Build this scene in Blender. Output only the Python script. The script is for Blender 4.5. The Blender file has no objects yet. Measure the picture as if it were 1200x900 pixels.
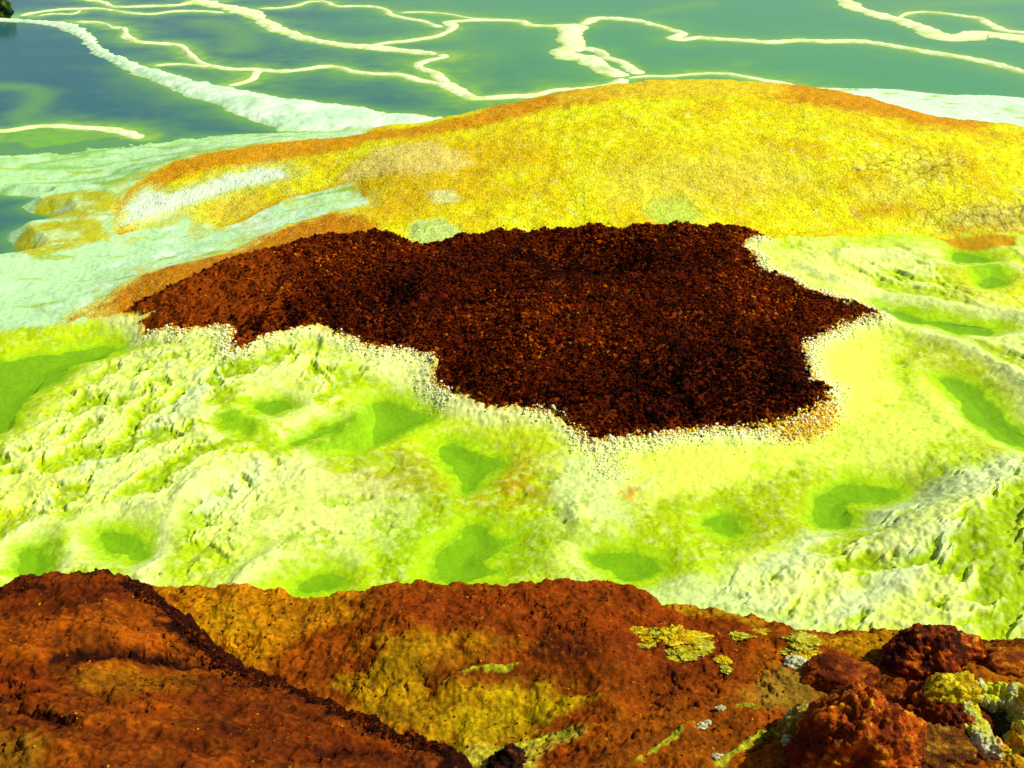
import bpy, math, random
import numpy as np
from mathutils import Vector, noise as mnoise
rng = np.random.default_rng(7)
random.seed(7)
Q = 1.0                                   # mesh density
scene = bpy.context.scene
COL = scene.collection
# ------------------------------------------------------------------ camera geometry
CAMH, FPX, PITCH = 6.0, 1250.0, math.radians(29.6)
cp, sp = math.cos(PITCH), math.sin(PITCH)
WATER = -0.30

def ray(px, py):
    dx = (px - 600.0) / FPX; dy = (450.0 - py) / FPX
    return dx, cp + dy * sp, -sp + dy * cp

def unproj(px, py, z):                    # a picture point met on the level z
    dx, dy, dz = ray(px, py)
    t = (z - CAMH) / dz
    return dx * t, dy * t

def lin(r, g, b, k=1.0):                  # a colour as seen -> linear pigment
    f = lambda c: (c / 255 / 12.92) if c <= 10 else ((c / 255 + .055) / 1.055) ** 2.4
    return np.array([f(r), f(g), f(b)]) * k

# ------------------------------------------------------------------ numpy noise
PERM = np.random.default_rng(3).permutation(4096).astype(np.int32)
def hsh(ix, iy, seed):
    return PERM[(PERM[(ix + seed * 131) & 4095] + iy * 7 + seed * 17) & 4095]
def perlin(x, y, seed=0):
    x0 = np.floor(x); y0 = np.floor(y)
    fx = x - x0; fy = y - y0
    ix = x0.astype(np.int32); iy = y0.astype(np.int32)
    u = fx * fx * fx * (fx * (fx * 6 - 15) + 10); v = fy * fy * fy * (fy * (fy * 6 - 15) + 10)
    def g(i, j):
        a = hsh(ix + i, iy + j, seed) * (2 * math.pi / 4096)
        return np.cos(a) * (fx - i) + np.sin(a) * (fy - j)
    a = g(0, 0); b = g(1, 0); c = g(0, 1); d = g(1, 1)
    return 1.5 * ((a + u * (b - a)) * (1 - v) + (c + u * (d - c)) * v)
def fbm(x, y, seed=0, octv=4, gain=.5):
    s = 0; a = 1; t = 0
    for o in range(octv):
        s = s + a * perlin(x * 2.03 ** o + o * 17.3, y * 2.03 ** o - o * 9.1, seed + o); t += a; a *= gain
    return s / t
def worley(x, y, seed=0):
    ix = np.floor(x).astype(np.int32); iy = np.floor(y).astype(np.int32)
    f1 = np.full(x.shape, 9.0); f2 = np.full(x.shape, 9.0); cid = np.zeros(x.shape)
    for i in (-1, 0, 1):
        for j in (-1, 0, 1):
            h = hsh(ix + i, iy + j, seed); h2 = hsh(ix + i, iy + j, seed + 5)
            d = np.hypot(ix + i + h / 4096 - x, iy + j + h2 / 4096 - y)
            n = d < f1
            f2 = np.where(n, f1, np.minimum(f2, d)); f1 = np.where(n, d, f1); cid = np.where(n, h2 / 4096, cid)
    return f1, f2, cid
def sstep(a, b, x):
    t = np.clip((x - a) / (b - a), 0, 1)
    return t * t * (3 - 2 * t)

# ------------------------------------------------------------------ polygons
def sdpoly(X, Y, poly, margin=2.5):       # signed distance, positive inside; only exact near the polygon
    P = np.asarray(poly, float)
    out = np.full(X.shape, -float(margin))
    lo = P.min(0) - margin; hi = P.max(0) + margin
    m = (X > lo[0]) & (X < hi[0]) & (Y > lo[1]) & (Y < hi[1])
    if not m.any(): return out
    x = X[m]; y = Y[m]
    d2 = np.full(x.shape, 1e9); ins = np.zeros(x.shape, bool)
    n = len(P)
    for i in range(n):
        ax, ay = P[i]; bx, by = P[(i + 1) % n]
        ex, ey = bx - ax, by - ay
        wx = x - ax; wy = y - ay
        t = np.clip((wx * ex + wy * ey) / (ex * ex + ey * ey + 1e-12), 0, 1)
        d2 = np.minimum(d2, (wx - ex * t) ** 2 + (wy - ey * t) ** 2)
        if ay != by:
            c = (ay > y) != (by > y)
            ins ^= c & (wx < ex * (wy) / (by - ay))
    d = np.sqrt(d2)
    out[m] = np.where(ins, d, -d)
    return out
def sdline(X, Y, P, margin=3.0):          # distance to a polyline
    P = np.asarray(P, float)
    out = np.full(X.shape, float(margin))
    lo = P.min(0) - margin; hi = P.max(0) + margin
    m = (X > lo[0]) & (X < hi[0]) & (Y > lo[1]) & (Y < hi[1])
    if not m.any(): return out
    x = X[m]; y = Y[m]; d2 = np.full(x.shape, float(margin) ** 2)
    for i in range(len(P) - 1):
        ax, ay = P[i]; bx, by = P[i + 1]
        ex, ey = bx - ax, by - ay
        t = np.clip(((x - ax) * ex + (y - ay) * ey) / (ex * ex + ey * ey + 1e-12), 0, 1)
        d2 = np.minimum(d2, (x - ax - ex * t) ** 2 + (y - ay - ey * t) ** 2)
    out[m] = np.sqrt(d2)
    return out
def smooth_line(P, n=4, closed=False):    # Catmull-Rom
    P = [np.array(p, float) for p in P]; out = []
    N = len(P)
    for i in range(N if closed else N - 1):
        g = (lambda k: P[k % N]) if closed else (lambda k: P[min(max(k, 0), N - 1)])
        a, b, c, d = g(i - 1), g(i), g(i + 1), g(i + 2)
        for k in range(n):
            t = k / n
            out.append(.5 * ((2 * b) + (c - a) * t + (2 * a - 5 * b + 4 * c - d) * t * t + (3 * b - a - 3 * c + d) * t ** 3))
    if not closed: out.append(P[-1])
    return np.array(out)

# ------------------------------------------------------------------ broad relief: smooth surfaces through surveyed points
class Relief:
    def __init__(s, pts, c=.7, world=()):
        P = [unproj(a, b, z) + (z,) for a, b, z in pts] + list(world)
        s.P = np.array(P); s.c = c
        n = len(P); A = np.zeros((n + 3, n + 3))
        d = np.hypot(s.P[:, None, 0] - s.P[None, :, 0], s.P[:, None, 1] - s.P[None, :, 1])
        A[:n, :n] = np.sqrt(d * d + c * c) - 1e-2 * np.eye(n)
        A[:n, n] = 1; A[:n, n + 1:] = s.P[:, :2]; A[n, :n] = 1; A[n + 1:, :n] = s.P[:, :2].T
        b = np.zeros(n + 3); b[:n] = s.P[:, 2]
        s.w = np.linalg.solve(A, b)
    def __call__(s, X, Y):
        n = len(s.P)
        z = s.w[n] + s.w[n + 1] * X + s.w[n + 2] * Y
        for i in range(n):
            z = z + s.w[i] * np.sqrt((X - s.P[i, 0]) ** 2 + (Y - s.P[i, 1]) ** 2 + s.c ** 2)
        return z
    def hit(s, px, py):
        px = np.asarray(px, float); py = np.asarray(py, float)
        z = np.zeros(px.shape) + np.mean(s.P[:, 2])
        for _ in range(40):
            x, y = unproj(px, py, z)
            z = z + .5 * (s(x, y) - z)
        return np.stack(unproj(px, py, z) + (z,), -1)
    def poly(s, pts):
        a = np.array(pts, float)
        return s.hit(a[:, 0], a[:, 1])[:, :2]

CREST = [(450,154,.6),(495,150,.75),(530,142,.85),(570,133,.92),(600,127,1.0),(640,117,1.1),(700,108,1.2),(745,103,1.27),(800,98,1.3),(850,98,1.32),
         (900,101,1.3),(935,104,1.26),(980,110,1.2),(1020,119,1.15),(1060,128,1.1),(1100,140,1.04),(1150,147,1.0),(1200,153,.96),(1330,176,.9)]
LAND = [(-300,690,-.05),(0,690,0),(150,660,.0),(300,690,0),(600,680,.05),(900,720,.08),(1200,750,.12),(1450,760,.15),
    (700,515,.17),(300,410,.25),(500,430,.2),(180,372,.15),(950,460,.27),(1030,375,.3),(1200,520,.33),(1100,620,.33),(1200,640,.36),(1400,600,.4),(900,600,.05),(800,680,.12),
    (560,280,.52),(700,268,.6),(880,275,.52),(1000,276,.46),(1100,274,.45),(1200,273,.45),(1400,290,.45),(1200,400,.32),(1100,340,.36),(950,320,.42),(1100,460,.2),
    (600,360,.45),(750,380,.5),(850,420,.42),(450,340,.42),(690,310,.4),
    (75,378,.1),(200,340,.32),(250,300,.3),(340,290,.42),(420,274,.46),
    (400,160,.48),(300,170,.33),(205,188,.15),(150,220,.0),(128,262,-.05),
    (800,190,.98),(1000,200,.95),(600,200,.78),(700,150,1.08),(900,150,1.15),(1150,220,.8),(450,200,.62),(400,240,.42),(520,240,.6),
    (0,340,-.1),(0,385,-.02),(100,330,-.05),(250,262,.0),(330,245,.2),(230,230,.1),(420,228,.4),(170,262,-.05),(100,200,-.2),(0,200,-.2),(220,170,-.16),(320,160,.0),
    (1000,108.5,-.2),(1060,118,-.14),(1120,120,-.16),(1150,130,-.08),(1200,140,-.02),(1200,124,-.14),(1330,155,-.0),(50,440,-.05),(0,500,-.07),(300,520,.12),(150,480,.06),(450,500,.06),(550,545,.04),(580,630,.02),(850,540,.12),(1000,570,.08),(-300,340,-.1),(-300,500,-.05)]
behind = []
for a, b, z in CREST:
    x, y = unproj(a, b, z)
    behind.append((x, y + .7, z - .10)); behind.append((x, y + 1.6, z - .40)); 
    if a < 980: behind.append((x, y + 4.0, z - 1.1))
base = Relief(LAND + CREST, .6, behind)

# outlines, surveyed on the land ---------------------------------------------------------------
BROWN = [(140,365),(175,350),(215,332),(255,312),(300,298),(345,288),(380,280),(420,274),(440,271),(462,275),(482,286),(497,289),(525,285),(552,280),
 (585,273),(640,270),(690,268),(730,269),(775,271),(800,270),(850,271),(882,272),(892,277),(872,284),(868,292),(880,302),(885,315),(893,322),(920,332),(945,345),(965,352),(990,357),
 (1012,360),(1027,368),(1025,376),(1008,376),(985,385),(965,395),(945,405),(938,412),(944,425),(948,445),(952,453),(970,460),(962,475),(945,490),
 (920,497),(895,503),(865,505),(840,503),(810,506),(785,510),(765,513),(745,515),(715,517),(695,519),(680,508),(665,498),(650,487),(625,483),
 (600,480),(575,480),(550,468),(525,460),(512,450),(509,440),(514,428),(505,418),(480,412),(455,410),(430,408),(410,398),(395,396),(385,388),
 (370,385),(330,390),(310,398),(285,408),(275,410),(270,400),(276,390),(262,386),(240,388),(215,392),(200,386),(170,388),(165,376),(180,366),(155,366)]
pBROWN = base.poly(BROWN)
DOME_LOW = [(128,262),(140,276),(185,259),(205,250),(215,253),(230,264),(255,267),(285,259),(305,246),(325,238),(340,231),(380,222),(400,217),(415,219),(428,232),(428,240),
 (400,248),(367,256),(333,264),(300,280),(250,300),(200,312),(165,320),(145,332),(125,348),(105,355),(95,362),(75,378),(120,369),(140,365),
 (180,362),(300,360),(600,360),(800,330),(885,278),(940,277.5),(1000,277),(1060,275),(1100,275),(1165,273),(1200,273.5),(1400,285)]
DOME_LEFT = [(128,262),(135,240),(150,220),(175,202),(205,188),(250,179),(300,170),(350,165),(400,160),(430,156)]
top = [np.array(unproj(a, b, z)) + (0, 1.0) for a, b, z in CREST]
pDOME = np.array(list(base.poly(DOME_LEFT)) + top + list(base.poly(DOME_LOW[:0:-1])))
SHORE = [(-300,168),(0,167),(20,168),(42,176),(60,173),(100,165),(140,163),(165,163),(240,159),(330,157),(400,157),(500,160),(600,140),(700,125),(800,118),(880,112),
 (930,103.5),(1000,105),(1050,105),(1085,110),(1120,113),(1160,114),(1200,117),(1400,135),(1900,500),(1900,1300),(-900,1300),(-900,330),(-400,308),(0,303),(30,299),(18,290),(8,280),
 (15,272),(35,265),(65,259),(60,254),(35,249),(25,243),(35,236),(48,232),(25,230.5),(0,229),(-300,229)]
pSHORE = np.array([unproj(a, b, WATER) for a, b in SHORE])
LIME = [(-500,405),(0,387),(75,378.5),(120,369),(140,365),(300,340),(600,340),(800,300),(870,262),(940,262),(1000,262),(1060,262),(1100,262),(1165,260),(1200,260),(1500,275),(1700,900),(1700,1200),(-600,1200)]
pLIME = base.poly(LIME)

# small green pools in the lime crust: outline, how they are tinted
POOLS = [[(0,418),(40,408),(75,400),(110,393),(140,392),(143,397),(115,408),(85,420),(76,432),(60,445),(40,458),(20,480),(8,500),(-60,520),(-60,425)],
 [(373,528),(385,518),(405,500),(425,478),(437,464),(455,462),(480,466),(500,480),(503,492),(488,500),(455,513),(425,521),(400,527)],
 [(508,514),(530,512),(555,516),(578,526),(585,534),(578,545),(562,560),(546,574),(535,560),(530,548),(515,530)],
 [(508,660),(520,640),(540,622),(556,610),(580,618),(600,625),(590,640),(570,652),(585,662),(560,674),(530,680),(512,675)],
 [(690,648),(715,644),(745,640),(768,645),(770,660),(758,672),(735,673),(708,664)],
 [(948,602),(955,585),(975,572),(1000,560),(1030,556),(1060,562),(1045,572),(1020,580),(995,588),(1000,600),(970,610)],
 [(1098,442),(1120,440),(1140,446),(1160,462),(1180,478),(1205,500),(1240,515),(1200,512),(1175,505),(1150,493),(1130,478),(1115,458)],
 [(1035,352),(1065,362),(1090,370),(1120,372),(1150,378),(1168,378),(1160,386),(1130,388),(1100,382),(1065,374),(1040,366),(1020,356)],
 [(1148,313),(1162,312),(1176,318),(1174,329),(1160,333),(1150,328)],
 [(1115,295),(1130,289),(1150,295),(1160,303),(1135,306),(1118,303)],
 [(24,640),(50,632),(62,645),(48,668),(28,676),(20,660)],
 [(112,622),(128,617),(150,620),(170,632),(166,648),(145,650),(125,640)],
 [(345,686),(365,672),(385,668),(402,678),(385,688)],
 [(822,607),(845,598),(862,606),(868,616),(850,622)],
 [(262,488),(275,482),(292,490),(300,500),(290,506),(272,500)],
 [(296,472),(310,464),(330,464),(340,474),(318,482)],
 [(342,512),(370,500),(395,490),(390,500),(365,510),(345,514)]]
pPOOLS = [smooth_line(base.poly(p), 3, True) for p in POOLS]
POOL_LEVEL = [float(np.min(base(p[:, 0], p[:, 1]))) * .6 + float(np.mean(base(p[:, 0], p[:, 1]))) * .4 - .02 for p in pPOOLS]

def direction(a, b):
    p = base.poly([a, b]); d = p[1] - p[0]; return d / np.hypot(*d)
DL = direction((180, 500), (60, 556)); DR = direction((1190, 550), (830, 700)); DT = direction((900, 300), (1200, 430))
wall_l = base.poly([(-300,400),(0,510),(70,440),(150,400),(260,395),(330,395),(480,420),(500,440),(430,470),(375,530),(360,560),(300,600),(260,690),(-300,700)])
wall_r = base.poly([(1500,480),(1200,520),(1080,560),(960,620),(860,672),(760,690),(800,720),(1200,760),(1500,760)])
wall_t = base.poly([(900,285),(1150,285),(1500,300),(1500,520),(1200,520),(1170,460),(1100,420),(1030,400),(1040,380),(960,335)])

RIDGES = [[(940,318),(1000,337),(1040,345),(1093,353),(1147,364),(1210,374)],[(1029,372),(1067,379),(1107,388),(1147,391),(1210,394)],[(1051,377),(1093,396),(1133,409),(1173,431),(1210,458)],
 [(1118,474),(1150,495),(1190,517)],[(1090,308),(1147,309),(1173,311),(1210,319)],[(440,462),(411,492),(371,519),(360,540),(357,559)],[(105,607),(142,592),(191,595)],[(22,650),(38,625),(75,622)],
 [(60,676),(75,648),(98,614)],[(165,689),(188,633),(199,603),(240,560)],[(280,690),(300,668),(325,655),(345,640)],[(985,300),(1050,297),(1100,299)],[(675,600),(682,630),(684,660),(688,685)]]
pRIDGE = [smooth_line(base.poly(p), 3) for p in RIDGES]

pHALO = [base.poly([(680,520),(760,525),(950,500),(1060,470),(1080,430),(1130,500),(1080,545),(960,545),(860,560),(760,580),(690,590)]), base.poly([(940,420),(1000,390),(1060,385),(1050,420),(1070,460),(1010,520),(940,525),(960,480)]), base.poly([(540,465),(640,485),(690,530),(640,540),(590,510),(520,480)])]

def brown_sd(X, Y):
    return sdpoly(X, Y, pBROWN) + .035 * fbm(X * 5, Y * 5, 90, 3) + .012 * perlin(X * 22, Y * 22, 93)

HOL = base.hit(700, 298)
def land(X, Y):
    """height and masks of the land at world points"""
    M = {}
    Z = base(X, Y)
    sb = brown_sd(X, Y); M['brown'] = sb
    sdm = sdpoly(X, Y, pDOME) + .16 * fbm(X * 1.8, Y * 1.8, 40, 5) + .02 * perlin(X * 14, Y * 14, 44)
    M['dome'] = sdm
    sl = sdpoly(X, Y, pLIME) + .05 * fbm(X * 2.5, Y * 2.5, 41, 4)
    M['lime'] = sl
    limew = sstep(-.05, .25, sl) * (sb < 0) * sstep(.12, -.1, sdm); 
    # crust of little dams and hollows
    def gours(D, sc, seed, st):
        wx = X + .30 * fbm(X * 1.3, Y * 1.3, seed + 20, 3); wy = Y + .30 * fbm(X * 1.3 + 9, Y * 1.3, seed + 21, 3)
        s = (wx * D[0] + wy * D[1]) * sc / st; t = (-wx * D[1] + wy * D[0]) * sc
        n = fbm(s, t, seed, 6, .62) + .10 * fbm(s * .3, t * .5, seed + 9, 2)
        return sstep(-.03, .15, n), np.exp(-((n + .06) / .045) ** 2), s, t
    gl, cl, s1, t1 = gours(DL, 2.5, 3, 1.7)
    gr, cr, s2, t2 = gours(DR, 2.1, 9, 2.6)
    gt, ct, s3, t3 = gours(DT, 1.5, 15, 3.4)
    ml = sstep(-.35, .45, sdpoly(X, Y, wall_l) + .2 * fbm(X, Y, 71, 3)); mr = sstep(-.15, .3, sdpoly(X, Y, wall_r) + .12 * fbm(X, Y, 72, 3)); mt = sstep(-.3, .4, sdpoly(X, Y, wall_t))
    big = fbm(X * .9, Y * .9, 50, 4); mid = fbm(X * 3.1, Y * 3.1, 55, 4); fine = fbm(X * 13, Y * 13, 60, 3)
    strl = fbm(s1 * .45, t1 * 1.1, 62, 4); strr = fbm(s2 * .4, t2 * 1.1, 65, 4)
    w9 = worley(X * 8 + mid, Y * 8, 33)[0]; w10 = worley(X * 19 + mid, Y * 19 + mid, 36)[0]; lump = 1 - w9 * w9 * 1.6 + .45 * (1 - w10 * w10 * 1.6)
    M.update(big=big, mid=mid, fine=fine, strl=strl, strr=strr)
    anyw = np.clip(ml + mr + mt, 0, 1)
    soft_ = np.clip(1 - ml - mr - mt, 0, 1) * sstep(.02, .25, fbm(X * 2.4, Y * 3.2, 39, 5, .6)) * .5
    halo = np.maximum.reduce([sstep(-.3, .3, sdpoly(X, Y, P, 1.5) + .3 * mid) for P in pHALO]); M['halo'] = halo; soft_ = soft_ * (1 - .9 * halo)
    pit = np.maximum(soft_, np.maximum(np.maximum(ml * gl, mr * gr), .85 * mt * gt))
    crust = 1 - pit + .12 * mid
    lip = np.maximum(np.maximum(ml * cl, mr * cr), .8 * mt * ct); M['lip'] = lip
    M['crust'] = crust; M['anyw'] = anyw; M['ml'] = ml; M['mr'] = mr; M['mt'] = mt
    hollow = pit
    M['hollow'] = hollow; M['lump'] = lump
    Z = Z + limew * (.012 * lip - .052 * pit + .012 * lump * (.3 + anyw * sstep(-.5, .3, mid + .3)) + .012 * fine + .05 * big * .8 + .025 * mid * (.5 + anyw)
                     + mr * .06 * strr + ml * .07 * strl)
    rd = np.full(X.shape, 9.)
    for L_ in pRIDGE: rd = np.minimum(rd, sdline(X, Y, L_, 1.2))
    rd = rd + .07 * mid + .03 * fine; M['rd'] = rd
    Z = Z + limew * (.055 * np.exp(-(rd / .09) ** 2) + .03 * np.exp(-(rd / .3) ** 2))
    # level floors for the pools
    pool = np.zeros(X.shape)
    for p, lv in zip(pPOOLS, POOL_LEVEL):
        sd = sdpoly(X, Y, p, 1.2)
        w = sstep(-.55, -.10, sd + .08 * mid)
        Z = Z * (1 - w) + (lv + .06 * sstep(-.02, -.4, sd) - .10 * sstep(-.22, .35, sd + .2 * mid + .05 * fine) + .02 * mid + .012 * fine) * w
        pool = np.maximum(pool, sstep(-.28, .16, sd + .16 * mid + .06 * fine))
    M['pool'] = pool
    # dome and mint banks
    domew = sstep(-.15, .3, sdm) * (sb < 0)
    f1, f2, c = worley(X * 7 + .5 * fine, Y * 7, 80)
    Z = Z + domew * (.018 * (1 - f1) + .03 * fbm(X * 3, Y * 3, 82, 4) + .05 * fbm(X * .8, Y * .8, 84, 3))
    mint = (1 - sstep(-.1, .2, sl)) * (1 - sstep(-.1, .1, sdm))
    M['mint'] = mint
    Z = Z + mint * (.035 * fbm(X * 2, Y * 2, 86, 5) + .01 * fine)
    # the brown crust lies on top with a crumbly edge
    bin_ = np.clip(sb, 0, None)
    f1b, _, _ = worley(X * 6, Y * 6, 88)
    Z = Z + (sb > 0) * (.06 * (1 - np.exp(-bin_ / .12)) + .06 * (1 - np.exp(-bin_ / .8)) + .06 * (1 - f1b) + .13 * fbm(X * 1.2, Y * 1.2, 87, 5) - .28 * np.exp(-(((X - HOL[0]) / 1.0) ** 2 + ((Y - HOL[1]) / .7) ** 2)) * sstep(0, .5, bin_) + .03 * fine)
    fr = np.exp(-(np.clip(-sb, 0, None) / .22) ** 2) * (sb < 0) * limew
    M['fringe'] = fr
    Z = Z + fr * (.05 + .02 * (1 - w10) + .015 * fine)
    # land ends at the lagoon
    ss = sdpoly(X, Y, pSHORE, 3.0)
    ss = ss + .04 * fbm(X * 3, Y * 3, 95, 4) + .08 * fbm(X * .7, Y * .7, 96, 2)
    M['shore'] = ss
    Z = np.minimum(Z, WATER + .6 * np.clip(ss, -.5, 1e3) + (.03 * mid) * (ss > -.2))
    return Z, M

# ------------------------------------------------------------------ pigments of the land
PALE, CREAM, LIMEC, DEEP, OLIVE, YELL, GREY = lin(220,244,92,.86), lin(244,250,164,.9), lin(200,238,14,.84), lin(132,202,6,.82), lin(178,186,0,.82), lin(220,230,6,.84), lin(214,236,166,.88)
LIMEPAINT = [  # outline, pigment, softness in metres, strength
 ([(410,545),(470,525),(520,520),(560,560),(600,545),(650,560),(660,600),(600,605),(520,610),(440,600),(380,560)], OLIVE, .25, .9),
 ([(365,520),(430,545),(470,560),(430,570),(380,565),(358,545)], OLIVE, .2, .7),
 ([(590,525),(625,515),(640,540),(640,575),(600,600),(560,590)], lin(190,160,0,.85), .3, .7),
 ([(740,590),(800,565),(900,555),(1000,540),(1080,545),(1120,570),(1060,600),(980,620),(900,640),(800,640),(740,630)], lin(176,200,2,.84), .3, .92),
 ([(360,640),(430,660),(460,690),(300,695),(270,670)], lin(176,216,4,.84), .25, .85),
 ([(80,600),(200,590),(250,640),(230,690),(100,690)], lin(180,214,6,.84), .25, .6),
 ([(640,640),(700,630),(800,640),(860,650),(790,680),(680,690)], lin(178,216,4,.84), .25, .8),
 ([(430,600),(500,590),(660,600),(665,640),(640,670),(560,680),(440,690)], lin(168,214,4,.84), .3, .92),
 ([(1050,410),(1080,402),(1130,412),(1170,440),(1190,460),(1150,450),(1100,440),(1070,440)], OLIVE, .25, .75),
 ([(1130,500),(1150,500),(1185,515),(1175,530),(1150,525)], OLIVE, .2, .7),
 ([(0,392),(70,380),(165,370),(172,385),(150,398),(110,412),(85,430),(95,455),(70,480),(20,510),(-100,530),(-100,400)], lin(200,226,8,.84), .25, .85),
 ([(1100,300),(1160,300),(1250,310),(1250,380),(1180,365),(1120,350),(1100,330)], YELL, .3, .7),
 ([(0,560),(60,545),(80,560),(30,620),(-50,650),(-50,580)], YELL, .4, .4),
 ([(550,470),(640,480),(680,520),(650,550),(600,520),(520,500)], lin(226,248,24,.86), .35, .7),
 ([(680,520),(760,525),(950,500),(1060,470),(1080,430),(1130,500),(1080,545),(960,545),(860,560),(760,590),(690,590),(660,560)], lin(230,252,90,.92), .35, .92),
 ([(940,420),(1000,390),(1060,385),(1040,420),(1060,460),(1010,510),(940,520),(960,480)], lin(234,252,92,.92), .3, .92),
 ([(880,290),(980,290),(1020,320),(1000,345),(940,330)], lin(236,250,110,.88), .3, .6),
 ([(660,540),(720,530),(745,570),(730,610),(690,620),(650,600)], GREY, .3, .55),
 ([(640,600),(680,600),(690,690),(640,690)], PALE, .2, .5),
 ([(250,560),(330,540),(450,560),(470,600),(420,650),(330,640),(260,620)], CREAM, .4, .45),
 ([(760,690),(830,672),(880,690),(960,730),(960,742),(840,722),(770,705)], GREY, .15, .7),
 ([(500,420),(545,455),(640,480),(560,490),(490,455),(430,430),(420,410)], CREAM, .25, .6)]
pLIMEPAINT = [(base.poly(a), b, c, d) for a, b, c, d in LIMEPAINT]
greys = [base.poly(p) for p in ([(262,415),(282,430),(170,520),(60,600),(0,640),(-20,620),(90,560),(190,480)], [(300,540),(310,560),(200,640),(170,690),(160,690),(190,620)],
         [(1200,560),(1080,600),(960,650),(880,690),(840,700),(840,680),(960,620),(1080,560),(1200,530)], [(1200,600),(1130,640),(1010,730),(960,735),(1000,690),(1100,620),(1200,575)])]
DOMEPAINT = [
 ([(128,264),(150,222),(205,189),(300,170),(400,158),(450,153),(500,148),(560,135),(600,125),(640,114),(725,112),(710,122),(640,128),(600,140),(560,150),(480,162),(430,168),(400,178),(330,190),(250,197),(200,215),(160,242),(140,262)], lin(220,148,6,.9), .22, .9),
 ([(915,104),(945,100),(1020,116),(1060,124),(1100,136),(1150,142),(1180,148),(1150,156),(1100,150),(1060,143),(1000,133),(950,125),(900,114)], lin(214,136,6,.88), .3, .85),
 ([(70,382),(105,352),(145,330),(200,310),(300,278),(400,247),(440,262),(440,276),(345,290),(255,314),(175,352),(140,367)], lin(204,126,4,.85), .08, .95),
 ([(400,240),(430,200),(520,170),(600,150),(640,180),(560,220),(480,260),(430,270)], lin(222,172,8,.86), .35, .6),
 ([(400,205),(440,175),(500,167),(548,182),(548,196),(500,206),(440,206),(400,218)], lin(240,218,110,.88), .16, .8),
 ([(500,226),(525,222),(540,230),(530,240),(510,238)], lin(226,236,150,.84), .08, .8),
 ([(478,270),(490,258),(515,256),(540,270),(535,285),(500,292),(483,288)], lin(206,236,120,.84), .08, .95),
 ([(755,240),(775,228),(800,230),(820,250),(815,268),(780,268),(760,255)], lin(196,230,80,.84), .12, .9),
 ([(1060,200),(1080,188),(1110,190),(1105,212),(1080,216)], lin(206,186,50,.8), .12, .6),
 ([(1100,262),(1130,246),(1200,240),(1250,262),(1180,268),(1110,268)], lin(200,190,80,.8), .16, .7),
 ([(1000,222),(1060,214),(1100,222),(1060,235),(1010,236)], lin(232,232,90,.86), .2, .5),
 ([(700,200),(900,180),(960,215),(850,240),(720,235)], lin(236,220,70,.84), .5, .6),
 ([(820,95),(930,98),(920,112),(840,112),(740,115),(650,122),(660,112),(740,100)], lin(238,206,40,.88), .14, .7),
 ([(1000,240),(1060,236),(1080,250),(1000,255)], lin(214,150,4,.8), .15, .6)]
pDOMEPAINT = [(base.poly(a), b, c, d) for a, b, c, d in DOMEPAINT]
pSTRIPE = base.poly([(330,198),(300,197),(262,206),(240,215),(222,222),(195,228),(170,222),(150,240),(138,263),(160,264),(200,252),(215,244),(235,236),(275,222),(310,215),(338,208)])
pCRK = [base.poly([(1020,180),(1080,175),(1130,190),(1120,212),(1060,218),(1000,200)]), base.poly([(1060,262),(1100,244),(1230,236),(1260,264),(1150,270)])]
pLOBEGOLD = base.poly([(230,250),(250,235),(290,228),(325,236),(300,252),(260,262)])
ISLE = [base.poly(p) for p in ([(30,245),(45,234),(70,227),(105,224),(135,228),(128,246),(100,254),(60,254)], [(8,281),(20,270),(60,260),(95,258),(122,262),(118,280),(85,290),(45,297),(20,293)])]
pEAST = base.poly([(1092,277),(1110,274),(1160,273),(1195,277),(1190,288),(1150,290),(1115,284)])
SPECK = base.poly([(905,505),(945,490),(970,470),(985,480),(978,505),(950,518),(915,520)])
SPECK2 = base.poly([(722,575),(740,565),(752,576),(745,590),(728,588)])

def mix(C, col, w):
    w = w[:, None]; return C * (1 - w) + np.asarray(col) * w

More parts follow.
